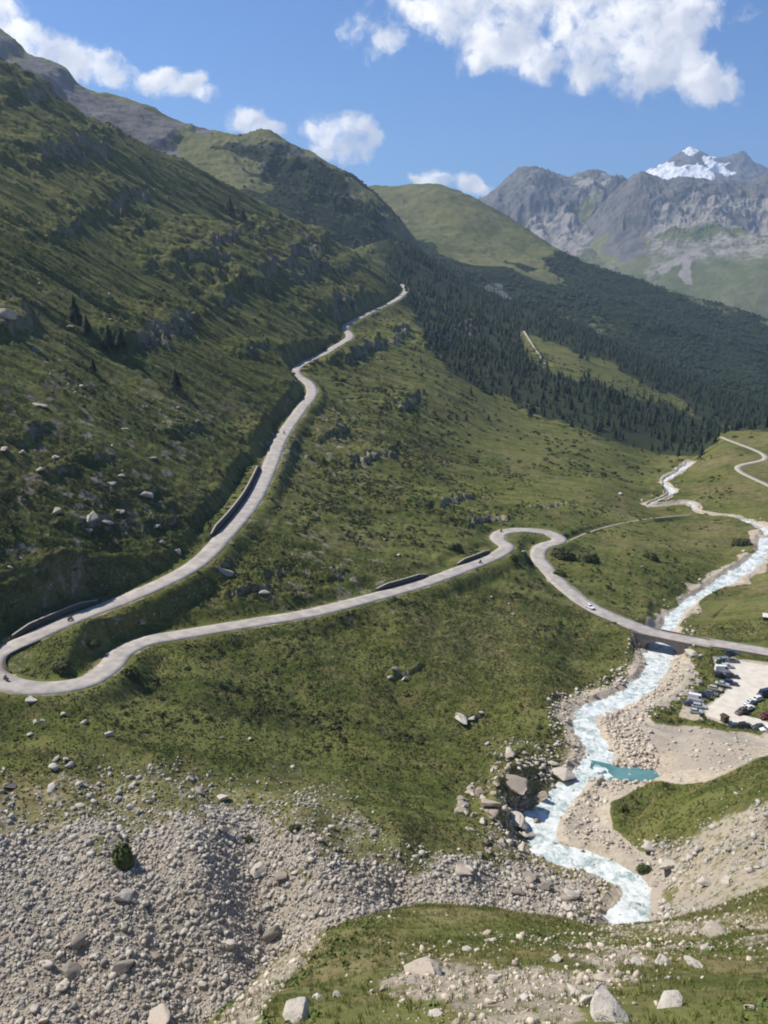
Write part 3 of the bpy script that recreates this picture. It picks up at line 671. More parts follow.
wa = wn_('ShaderNodeVectorMath'); wa.operation = 'ADD'; W.l(cb.outputs[0], wa.inputs[0]); W.l(wm.outputs[0], wa.inputs[1])
PUFFS = [(455,10,52,40,1),(500,38,46,36,1),(535,55,34,28,1),(590,20,52,40,1),(600,58,48,32,1),(640,72,46,30,1),(668,45,44,42,1),(650,15,62,36,1),(690,20,32,30,.9),(712,86,34,26,1),(694,70,34,26,1),(560,-20,130,40,1),(480,62,10,14,.62),(405,8,20,16,.5),
         (372,30,22,20,.35),(382,44,22,12,.3),(700,8,26,18,.6),(740,20,12,12,.25),(5,8,18,24,.5),(45,48,50,19,.95),(85,60,42,21,1),(110,70,28,17,.9),(20,35,30,16,.9),(165,78,24,14,.9),(185,88,26,13,.9),(205,97,14,8,.7),
         (248,118,24,15,1),(265,128,20,12,.9),(340,132,34,22,1),(350,140,28,22,1),(365,140,16,20,.9),(318,128,18,10,.7),(322,148,20,12,.8),(435,180,24,10,.9),(465,182,22,13,1),(482,188,18,8,.8),(415,175,9,6,.6)]
fld = None; ver = None
for px, py, rx, ry, st in PUFFS:
    u_, t_ = ut(px, py); u2, t2 = ut(px+rx, py-ry)
    v = wn_('ShaderNodeVectorMath'); v.operation = 'SUBTRACT'; W.l(wa.outputs[0], v.inputs[0]); v.inputs[1].default_value = (float(u_), float(t_), 0)
    v2 = wn_('ShaderNodeVectorMath'); v2.operation = 'MULTIPLY'; W.l(v.outputs[0], v2.inputs[0]); v2.inputs[1].default_value = (1/float(u2-u_), 1/float(t2-t_), 0)
    ln = wn_('ShaderNodeVectorMath'); ln.operation = 'LENGTH'; W.l(v2.outputs[0], ln.inputs[0])
    f = mathn(W, 'MULTIPLY_ADD', ln.outputs['Value'], -st, st*1.0)       # 1 at centre, 0 at rim
    fld = f if fld is None else mathn(W, 'SMOOTH_MAX', fld, f, .12)
    # how far up the puff we are: the sunlit top against the grey base
    sp = wn_('ShaderNodeSeparateXYZ'); W.l(v2.outputs[0], sp.inputs[0])
    g_ = mathn(W, 'MULTIPLY', mathn(W, 'SUBTRACT', sp.outputs[1], sp.outputs[0]), mathn(W, 'MAXIMUM', f, 0.))
    ver = g_ if ver is None else mathn(W, 'ADD', ver, g_)
fn = wn_('ShaderNodeTexNoise'); fn.inputs['Scale'].default_value = 34; fn.inputs['Detail'].default_value = 8; fn.inputs['Roughness'].default_value = .62; W.l(wa.outputs[0], fn.inputs['Vector'])
gn = wn_('ShaderNodeTexNoise'); gn.inputs['Scale'].default_value = 11; gn.inputs['Detail'].default_value = 3; W.l(wa.outputs[0], gn.inputs['Vector'])
fl2 = mathn(W, 'ADD', mathn(W, 'MINIMUM', fld, .42), mathn(W, 'ADD', mathn(W, 'MULTIPLY', mathn(W, 'SUBTRACT', fn.outputs['Fac'], .5), 1.7), mathn(W, 'MULTIPLY', mathn(W, 'SUBTRACT', gn.outputs['Fac'], .5), .5)))
al = ss(W, fl2, -.14, .50)
f3 = wn_('ShaderNodeTexNoise'); f3.inputs['Scale'].default_value = 22; f3.inputs['Detail'].default_value = 6; W.l(wa.outputs[0], f3.inputs['Vector'])
br = mathn(W, 'ADD', mathn(W, 'MULTIPLY', ver, .9), mathn(W, 'MULTIPLY', mathn(W, 'SUBTRACT', f3.outputs['Fac'], .5), 1.9))
cc = mix(W, ss(W, br, -.35, .45), (7.0, 7.3, 8.2), (12.6, 12.3, 12.1))
tn = wn_('ShaderNodeVectorMath'); tn.operation = 'MULTIPLY'; W.l(sky.outputs[0], tn.inputs[0]); tn.inputs[1].default_value = (.50, .84, 1.20)
fin = mix(W, al, tn.outputs[0], cc); W.l(fin, bg.inputs['Color'])
scene.view_settings.view_transform = 'Standard'; scene.view_settings.look = 'None'; scene.view_settings.gamma = 1
scene.view_settings.exposure = 0.36
# the air: one closed volume round everything
HAZE = 6.8e-5
def box_mesh(name, a, b, mat):
    V = [(x, y, z) for x in (a[0], b[0]) for y in (a[1], b[1]) for z in (a[2], b[2])]
    return raw_mesh(name, V, [(0,1,3,2),(4,6,7,5),(0,4,5,1),(2,3,7,6),(0,2,6,4),(1,5,7,3)], mat)
if HAZE:
    hm = bpy.data.materials.new('air'); hm.use_nodes = True; ht = hm.node_tree; ht.nodes.clear()
    ho = ht.nodes.new('ShaderNodeOutputMaterial'); hv = ht.nodes.new('ShaderNodeVolumePrincipled'); ht.links.new(hv.outputs[0], ho.inputs['Volume'])
    hv.inputs['Color'].default_value = (.55, .74, 1, 1); hv.inputs['Density'].default_value = HAZE; hv.inputs['Anisotropy'].default_value = .2
    hb = link('haze', box_mesh('haze', (-13600, -13600, -421.5), (13600, 13600, 1900), hm)); tag(hb, kind='stuff')
scene.cycles.volume_bounces = 0; scene.cycles.max_bounces = 4; scene.cycles.diffuse_bounces = 2
scene.render.film_transparent = False
try:
    scene.cycles.pixel_filter_type = 'BLACKMAN_HARRIS'; scene.cycles.filter_width = 1.9
except Exception: pass
# ================================================================== OBJECTS
def ribbon(P, hw, n=2, crown=0., skirt=0., wfun=None):
    """flat strip along a path; returns verts, quads"""
    t = np.gradient(P[:, :2], axis=0); t /= np.linalg.norm(t, axis=1)[:, None]+1e-9; nn = np.stack([-t[:, 1], t[:, 0]], 1)
    offs = np.linspace(-1, 1, n); V = []
    for i, o in enumerate(offs):
        h = hw if wfun is None else wfun
        z = P[:, 2]+crown*(1-o*o)
        V.append(np.c_[P[:, :2]+nn*(o*h)[:, None] if wfun is not None else P[:, :2]+nn*o*hw, z])
    if skirt:
        a = V[0].copy(); a[:, 2] -= skirt; b = V[-1].copy(); b[:, 2] -= skirt; V = [a]+V+[b]
    m = len(V); V = np.stack(V, 1).reshape(-1, 3); k = len(P); idx = np.arange(k*m).reshape(k, m)
    q = np.stack([idx[:-1, :-1], idx[:-1, 1:], idx[1:, 1:], idx[1:, :-1]], -1).reshape(-1, 4)
    return V, q
def road_obj(name, P, hw, mat, lift=.0, n=5, crown=.06):
    Q = P.copy(); Q[:, 2] += lift; V, q = ribbon(Q, hw, n, crown, .5)
    o = link(name, raw_mesh(name, V, q, mat, True)); tag(o, kind='structure'); return o
road_obj('road', ROAD, RW, M_ROAD)
for nm, P, hw in (('valley_track', ZIG, 2.3), ('footpath', SPUR, .55), ('forest_track', LEDGE, 1.6)):
    road_obj(nm, P, hw, M_TRACK, .02, 3, .02)
# wide passing bay where the sharp bends open out
for k, (pa, pb, ex) in enumerate([((560, 545), (500, 536), 4.2), ((112, 662), (96, 678), 3.5), ((14, 684), (-8, 668), 2.5)]):
    pass

# ---- water
def water_mat():
    s = NT('glacial_water'); co = s.n('ShaderNodeNewGeometry').outputs['Position']
    a = noise(s, co, .55, 6, .7, .8); b = noise(s, co, .16, 4, .6, .5); c = noise(s, co, 2.2, 4, .7)
    f = mathn(s, 'ADD', mathn(s, 'MULTIPLY', a, .5), mathn(s, 'ADD', mathn(s, 'MULTIPLY', b, .3), mathn(s, 'MULTIPLY', c, .2)))
    foam = ss(s, f, .41, .55)
    deep = mix(s, ss(s, b, .4, .6), (.24, .325, .30), (.37, .45, .42))
    col = mix(s, foam, deep, (.68, .70, .685)); s.l(col, s.b.inputs['Base Color'])
    r = mathn(s, 'MULTIPLY_ADD', foam, .5, .2); s.l(r, s.b.inputs['Roughness']); s.b.inputs['Specular IOR Level'].default_value = .25
    bp = s.n('ShaderNodeBump', Strength=.9, Distance=.5); s.l(f, bp.inputs['Height']); s.l(bp.outputs[0], s.b.inputs['Normal'])
    return s.m
M_WATER = water_mat()
for nm, P, hw in (('river', RIVER, 7.2), ('river', RIVER2, 4.6)):
    Q = resample(P, .6); d = np.arange(len(Q))*.6
    wf = hw+0*d
    V, q = ribbon(Q, hw, 19, 0, 0, wf)
    V[:, 2] += -.25+fbm(V[:, 0], V[:, 1], 2.2, 4, .65, seed=6)*.38+fbm(V[:, 0], V[:, 1], 7, 2, seed=7)*.25
    tag(link('river', raw_mesh('river', V, q, M_WATER, True)), kind='structure')
def pool_mat():
    s = NT('turquoise_water'); co = s.n('ShaderNodeNewGeometry').outputs['Position']
    c = mix(s, ss(s, noise(s, co, .12, 3), .35, .65), (.055, .155, .16), (.12, .25, .245)); s.l(c, s.b.inputs['Base Color'])
    s.b.inputs['Roughness'].default_value = .12
    bp = s.n('ShaderNodeBump', Strength=.25, Distance=.04); s.l(noise(s, co, 2.5, 4), bp.inputs['Height']); s.l(bp.outputs[0], s.b.inputs['Normal'])
    return s.m
pp = atz([(x, y, POOLZ) for x, y in POOLP]); cx = sum(p[0] for p in pp)/len(pp); cy = sum(p[1] for p in pp)/len(pp)
pp = [(cx+(p[0]-cx)*1.12, cy+(p[1]-cy)*1.3, POOLZ) for p in pp]
bm = bmesh.new(); vs = [bm.verts.new(p) for p in pp]; bm.faces.new(vs); bmesh.ops.subdivide_edges(bm, edges=bm.edges[:], cuts=3, smooth=.4)
me = bpy.data.meshes.new('pool'); bm.to_mesh(me); bm.free(); me.materials.append(pool_mat())
tag(link('pool_water', me), kind='structure')
# car park surface: a sheet just above the levelled ground
lot = atz([(x, y, CARZ+.05) for x, y in [(714,657),(730,656),(738,661),(800,663),(835,700),(768,691),(750,702),(738,714),(768,721),(830,729),(830,740),(735,725),(707,716),(705,709),(723,695),(734,682),(718,672)]])
bm = bmesh.new(); bm.faces.new([bm.verts.new(p) for p in lot]); bmesh.ops.triangulate(bm, faces=bm.faces[:])
me = bpy.data.meshes.new('car_park'); bm.to_mesh(me); bm.free()
M_LOT = simple('pale_gravel_lot', (.60, .55, .46), .95, .1, .35, .03); me.materials.append(M_LOT); tag(link('car_park', me), kind='structure')
# the dusty service track on the near side of the river
SERV = resample(spline(atz([(688,664,3.9),(694,680,4.2),(683,692,4.6),(652,706,5.2),(630,716,5.5),(640,728,5.8),(668,736,6.),(720,742,6),(800,742,6.2),(860,742,6.4)]), 2.), 1.)
SERV[:, 2] = np.maximum(H(SERV[:, 0], SERV[:, 1]), 0)+.12
for _ in range(12): SERV[1:-1, 2] = (SERV[:-2, 2]+2*SERV[1:-1, 2]+SERV[2:, 2])/4
road_obj('service_track', SERV, 3.4, simple('dusty_track', (.37, .325, .26), .95, .15, .3, .05), .0, 5, .02)

# ---- box helper and multi-box meshes
def boxv(a, b):
    V = [(x, y, z) for x in (a[0], b[0]) for y in (a[1], b[1]) for z in (a[2], b[2])]
    return V, [(0,1,3,2),(4,6,7,5),(0,4,5,1),(2,3,7,6),(0,2,6,4),(1,5,7,3)]
class MB:
    def __init__(s): s.bm = bmesh.new()
    def box(s, a, b, rz=0, c=(0, 0, 0), bevel=0):
        V, F = boxv(a, b); M = Matrix.Translation(c) @ Matrix.Rotation(rz, 4, 'Z')
        vs = [s.bm.verts.new(M @ Vector(v)) for v in V]; fs = [s.bm.faces.new([vs[i] for i in f]) for f in F]
        if bevel:
            es = list({e for f in fs for e in f.edges}); bmesh.ops.bevel(s.bm, geom=es, offset=bevel, segments=2, affect='EDGES', profile=.6)
        return s
    def prism(s, poly, axis, a, b):
        """polygon in the plane across `axis`, extruded from a to b"""
        def P(p, t): return {'x': (t, p[0], p[1]), 'y': (p[0], t, p[1]), 'z': (p[0], p[1], t)}[axis]
        v1 = [s.bm.verts.new(P(p, a)) for p in poly]; v2 = [s.bm.verts.new(P(p, b)) for p in poly]; n = len(poly)
        s.bm.faces.new(v1[::-1]); s.bm.faces.new(v2)
        for i in range(n): s.bm.faces.new([v1[i], v1[(i+1) % n], v2[(i+1) % n], v2[i]])
        return s
    def tube(s, p, q, r1, r2=None, n=10, caps=True):
        r2 = r1 if r2 is None else r2; p = Vector(p); q = Vector(q); d = (q-p).normalized(); M = d.to_track_quat('Z', 'Y').to_matrix()
        a = [s.bm.verts.new(p+M @ Vector((math.cos(k*2*math.pi/n)*r1, math.sin(k*2*math.pi/n)*r1, 0))) for k in range(n)]
        b = [s.bm.verts.new(q+M @ Vector((math.cos(k*2*math.pi/n)*r2, math.sin(k*2*math.pi/n)*r2, 0))) for k in range(n)]
        for k in range(n): s.bm.faces.new([a[k], a[(k+1) % n], b[(k+1) % n], b[k]])
        if caps: s.bm.faces.new(a[::-1]); s.bm.faces.new(b)
        return s
    def quad(s, *p): s.bm.faces.new([s.bm.verts.new(q) for q in p]); return s
    def mesh(s, name, mat, smooth=False):
        bmesh.ops.recalc_face_normals(s.bm, faces=s.bm.faces[:])
        me = bpy.data.meshes.new(name); s.bm.to_mesh(me); s.bm.free()
        for m in (mat if isinstance(mat, list) else [mat]): me.materials.append(m)
        if smooth: me.polygons.foreach_set('use_smooth', [True]*len(me.polygons))
        return me
def part(name, me, parent, label=None):
    o = bpy.data.objects.new(name, me); COL.objects.link(o); o.parent = parent
    if label: o['label'] = label
    return o
def empty(name, loc, rz, label, cat, group=None):
    o = bpy.data.objects.new(name, None); COL.objects.link(o); o.location = loc; o.rotation_euler = (0, 0, rz); o.empty_display_size = .3
    return tag(o, label, cat, group)
def copy_tree(o, parent=None):
    c = o.copy(); COL.objects.link(c)
    if parent is not None: c.parent = parent
    for ch in list(o.children): copy_tree(ch, c)
    return c

# ---- retaining walls
def wall_strip(P, off, th, z0, z1, jag=0., seed=0):
    """vertical wall along path P, inner face at `off`, z relative to P; closed"""
    t = np.gradient(P[:, :2], axis=0); t /= np.linalg.norm(t, axis=1)[:, None]; n = np.stack([-t[:, 1], t[:, 0]], 1)
    k = len(P); j = fbm(np.arange(k)*1., np.zeros(k), 3, 3, seed=seed)*jag
    e = np.minimum(np.arange(k), np.arange(k)[::-1])
    top = z1-(1-np.clip(e/6, 0, 1))*(z1)*.55+j
    sgn = 1 if off > 0 else -1
    rows_ = [(off, z0*np.ones(k)), (off, top), (off+sgn*th, top), (off+sgn*th, z0*np.ones(k))]
    V = np.stack([np.c_[P[:, :2]+n*o, P[:, 2]+z] for o, z in rows_], 1).reshape(-1, 3)
    idx = np.arange(k*4).reshape(k, 4); q = []
    for i in range(k-1):
        for a in range(4):
            b = (a+1) % 4; q.append((idx[i, a], idx[i, b], idx[i+1, b], idx[i+1, a]))
    q.append(tuple(idx[0][::-1])); q.append(tuple(idx[-1])); return V, q
WL = {'a': 'long dark stone retaining wall above the left hairpin', 'b': 'curved stone retaining wall on the uphill side of the climbing road',
      'c': 'low dark stone wall along the middle of the lower road', 'd': 'short low stone wall just before the upper right bend of the lower road'}
for nm, a_, b_, sd_, h_ in WALLS:
    P = ROAD[a_:b_]
    root = empty('retaining_wall', tuple(P[len(P)//2]), 0, WL[nm], 'wall'); off = Vector(tuple(P[len(P)//2]))
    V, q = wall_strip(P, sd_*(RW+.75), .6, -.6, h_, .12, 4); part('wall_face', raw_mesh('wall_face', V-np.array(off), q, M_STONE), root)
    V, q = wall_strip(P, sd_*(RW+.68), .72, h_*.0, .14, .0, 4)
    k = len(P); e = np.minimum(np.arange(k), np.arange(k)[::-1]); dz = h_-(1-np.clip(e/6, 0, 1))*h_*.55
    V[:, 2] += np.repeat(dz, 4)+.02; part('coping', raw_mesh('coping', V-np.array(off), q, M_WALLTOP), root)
# low kerb wall inside the left hairpin
ia, ib = ridx(-2, 678, 0), ridx(34, 636, IH); 
P = ROAD[min(ia, ib):max(ia, ib)]
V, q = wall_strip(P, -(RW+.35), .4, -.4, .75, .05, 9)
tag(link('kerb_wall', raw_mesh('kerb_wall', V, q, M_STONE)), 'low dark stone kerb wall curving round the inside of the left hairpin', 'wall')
# ---- bridge
ic = int(np.argmin(near_riv)); bc = ROAD[ic]; bt = RT[ic]; brz = math.atan2(bt[1], bt[0])
b0 = empty('stone_bridge', (float(bc[0]), float(bc[1]), float(bc[2])), brz, 'stone road bridge with one arch over the white river', 'bridge')
M_BR = simple('bridge_masonry', (.19, .17, .145), .95, .25, 1.4, .1)
hwb = 4.55; L = 17.0; rzr = float(near_riv[ic]*0+RIVER[int(np.argmin(np.hypot(RIVER[:, 0]-bc[0], RIVER[:, 1]-bc[1]))), 2]-bc[2])
part('deck', MB().box((-L, -hwb, -.75), (L, hwb, -.14)).mesh('deck', M_BR), b0)
arch = [(-6.6, rzr-1.5), (-6.6, rzr+1.0)]+[(-6.6*math.cos(a), rzr+1.0+3.55*math.sin(a)) for a in np.linspace(.12, math.pi-.12, 13)]+[(6.6, rzr+1.0), (6.6, rzr-1.5)]
for sgn in (-1, 1):
    poly = [(-L, -.755), (-L, rzr-1.5)]+arch+[(L, rzr-1.5), (L, -.755)]
    m = MB(); m.prism(poly, 'y', sgn*hwb, sgn*(hwb-.7)); part('spandrel_wall', m.mesh('spandrel_wall', M_BR), b0)
    part('parapet', MB().box((-L, sgn*(hwb+.02)-(.4 if sgn > 0 else 0), -.138), (L, sgn*(hwb+.02)+(.4 if sgn < 0 else 0), .42), bevel=.04).mesh('parapet', M_BR), b0)
m = MB(); prof = arch[1:-1]
for i in range(len(prof)-1):
    (x1, z1), (x2, z2) = prof[i], prof[i+1]; m.quad((x1, -hwb+.7, z1), (x2, -hwb+.7, z2), (x2, hwb-.7, z2), (x1, hwb-.7, z1))
part('arch_vault', m.mesh('arch_vault', M_BR), b0)
for sgn in (-1, 1): part('abutment', MB().box((min(sgn*6.7, sgn*L), -hwb+.72, rzr-1.5), (max(sgn*6.7, sgn*L), hwb-.72, -.76)).mesh('abutment', M_BR), b0)
# approach wall under the road left of the bridge
ja = ic+17; P = ROAD[ja:ja+26]
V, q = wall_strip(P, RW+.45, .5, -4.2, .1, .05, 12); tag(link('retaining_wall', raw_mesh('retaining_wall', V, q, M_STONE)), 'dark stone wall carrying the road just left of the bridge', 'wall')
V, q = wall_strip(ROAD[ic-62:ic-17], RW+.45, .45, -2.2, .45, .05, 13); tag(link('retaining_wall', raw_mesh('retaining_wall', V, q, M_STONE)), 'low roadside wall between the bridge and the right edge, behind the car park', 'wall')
# ---- guard rail posts are not visible in the photo

# ---- rocks
def icos(sub):
    bm = bmesh.new(); bmesh.ops.create_icosphere(bm, subdivisions=sub, radius=1.0); bmesh.ops.triangulate(bm, faces=bm.faces[:])
    V = np.array([v.co[:] for v in bm.verts]); Fc = np.array([[v.index for v in f.verts] for f in bm.faces]); bm.free(); return V, Fc
ICO = {k: icos(k) for k in (1, 2, 3, 4)}
def rockV(sub, rng, cuts=9, rough=.12):
    V = ICO[sub][0].copy()
    for _ in range(cuts):
        n = rng.normal(size=3); n /= np.linalg.norm(n); d = rng.uniform(.22, .70)
        s = V @ n; m = s > d; V[m] -= np.outer(s[m]-d, n)*.96
    if sub > 1:
        V *= (1+rough*(fbm(V[:, 0]*9+rng.uniform(0, 90), V[:, 1]*9+V[:, 2]*7, 4, 3, seed=1)))[:, None]
    V /= np.abs(V).max(); V *= np.array([rng.uniform(.8, 1.25), rng.uniform(.7, 1.1), rng.uniform(.6, 1.0)]); return V
def rock_mat(name, a, b, tint=(.36, .29, .22), amt=.3):
    s = NT(name); tcn = s.n('ShaderNodeTexCoord'); co = s.n('ShaderNodeNewGeometry').outputs['Position']
    rn = s.n('ShaderNodeNewGeometry').outputs['Random Per Island']
    n1 = noise(s, co, .9, 6, .7); n2 = noise(s, co, 4, 5, .7)
    c = mix(s, ss(s, mathn(s, 'ADD', mathn(s, 'MULTIPLY', n1, .6), mathn(s, 'MULTIPLY', rn, .4)), .3, .7), a, b)
    c = mix(s, mathn(s, 'MULTIPLY', ss(s, rn, .8, .86), amt), c, tint)
    c = mix(s, mathn(s, 'MULTIPLY', ss(s, n2, .5, .68), .5), c, tuple(x*.55 for x in a))
    s.l(c, s.b.inputs['Base Color']); s.b.inputs['Roughness'].default_value = .93; s.b.inputs['Specular IOR Level'].default_value = .15
    bp = s.n('ShaderNodeBump', Strength=.7, Distance=.12); s.l(n2, bp.inputs['Height']); s.l(bp.outputs[0], s.b.inputs['Normal']); return s.m
M_RG = rock_mat('grey_rock', (.32, .29, .245), (.55, .505, .435)); M_RP = rock_mat('pale_rock', (.38, .35, .295), (.58, .545, .475)); M_RR = rock_mat('reddish_rock', (.34, .29, .235), (.50, .435, .36))
M_RB = rock_mat('brown_rock', (.19, .155, .125), (.37, .315, .26))
M_RD = rock_mat('dark_rock', (.13, .12, .105), (.25, .23, .20))
rng = np.random.default_rng(5)
PRO1 = [rockV(1, rng, 8) for _ in range(14)]; PRO2 = [rockV(2, rng, 14) for _ in range(14)]
def stones(name, X, Y, S, mat, kind_sub=1, sink=.25):
    pro, Fc = (PRO1, ICO[1][1]) if kind_sub == 1 else (PRO2, ICO[2][1])
    Zs = H(X, Y); n = len(X); nv = len(pro[0]); V = np.empty((n, nv, 3), np.float32)
    for i in range(n):
        a = rng.uniform(0, 6.28); c, s_ = math.cos(a), math.sin(a); P = pro[rng.integers(len(pro))]
        V[i, :, 0] = (P[:, 0]*c-P[:, 1]*s_)*S[i]+X[i]; V[i, :, 1] = (P[:, 0]*s_+P[:, 1]*c)*S[i]+Y[i]; V[i, :, 2] = P[:, 2]*S[i]+Zs[i]+S[i]*(.45-sink)
    F2 = (Fc[None]+(np.arange(n)*nv)[:, None, None]).reshape(-1, 3)
    return tag(link(name, raw_mesh(name, V.reshape(-1, 3), F2, mat)), kind='stuff')
def scatter(n, x0, x1, y0, y1, fn):
    """world-uniform random points kept with probability fn(x, y)"""
    y = np.sqrt(rng.uniform(y0*y0, y1*y1, n)); u = rng.uniform(x0, x1, n); x = u*(y-Y0)
    p = fn(x, y); k = rng.random(n) < p; return x[k], y[k]
def psize(n, a, b, e=2.2):
    r = rng.random(n); return (a**(1-e)+r*(b**(1-e)-a**(1-e)))**(1/(1-e))
_o = np.argsort(RIVER[:, 1]); RIVX = lambda y: np.interp(y, RIVER[_o, 1], RIVER[_o, 0])
clear_road = lambda x, y: (sample(Droad, x, y) > 5.5)*(sample(Driv, x, y) > 5.0)
x, y = scatter(120000, -.55, .25, 100, 200, lambda x, y: sample(zone_scree, x, y)*clear_road(x, y)*.85)
stones('scree', x, y, psize(len(x), .15, 1.1, 2.5), M_RG)
x, y = scatter(60000, -.55, .62, 100, 240, lambda x, y: np.maximum(3.*sample(zone_rr, x, y), sample(zone_bould, x, y)*(1-sample(zone_scree, x, y)))*.45*clear_road(x, y)*(sstep(-.25, .3, fbm(x, y, 9, 3, seed=44))+.1))
stones('rubble', x, y, psize(len(x), .22, 1.3, 2.6), M_RP if False else rock_mat('meadow_rubble', (.30, .275, .235), (.55, .52, .45)))
x, y = scatter(16000, .1, .5, 150, 340, lambda x, y: np.clip((sample(Driv, x, y) > 5)*(sample(Driv, x, y) < 13)*(.35+.5*(y < 300))+.18*sample(zone_grav, x, y)*(sample(zone_carp, x, y) < .1), 0, 1)*(sample(Droad, x, y) > 6)*(sample(pool, x, y) < .05))
stones('river_stones', x, y, psize(len(x), .25, 1.3, 2.3), rock_mat('river_rock', (.42, .365, .29), (.66, .60, .50)))
x, y = scatter(9000, .16, .42, 215, 285, lambda x, y: (sample(zone_grav, x, y)*(sample(Driv, x, y) > 5)*(sample(Driv, x, y) < 17)*(x > RIVX(y))).astype(float)*.5)
stones('riprap', x, y, psize(len(x), .4, 1.3, 1.8), rock_mat('riprap_rock', (.46, .38, .30), (.68, .60, .50)))
x, y = scatter(5000, .1, .62, 280, 760, lambda x, y: ((sample(Driv, x, y) < 9)*(sample(Driv, x, y) > 4.5)+(sample(Driv2, x, y) < 8)*(sample(Driv2, x, y) > 2.8))*.8)
stones('river_stones', x, y, psize(len(x), .4, 1.6, 2.3), rock_mat('river_rock_far', (.42, .37, .30), (.64, .59, .50)))
x, y = scatter(60000, -.5, .55, 13, 66, lambda x, y: np.clip(.75*sample(zone_ledge, x, y)+.12*sstep(-.1, .4, fbm(x, y, 5, 3, seed=45)), 0, 1))
stones('ledge_rubble', x, y, psize(len(x), .04, .30, 2.5), rock_mat('ledge_rock', (.42, .35, .265), (.68, .60, .485), (.55, .37, .27)))
x, y = scatter(30000, -.5, .3, 240, 620, lambda x, y: (sample(left, x, y)*.10+.035)*sstep(.15, .55, fbm(x, y, 16, 3, seed=46))*clear_road(x, y)*(1-sample(zone_scree, x, y)))
stones('hillside_stones', x, y, psize(len(x), .35, 1.5, 2.2), rock_mat('hillside_rock', (.25, .235, .205), (.46, .43, .38)))

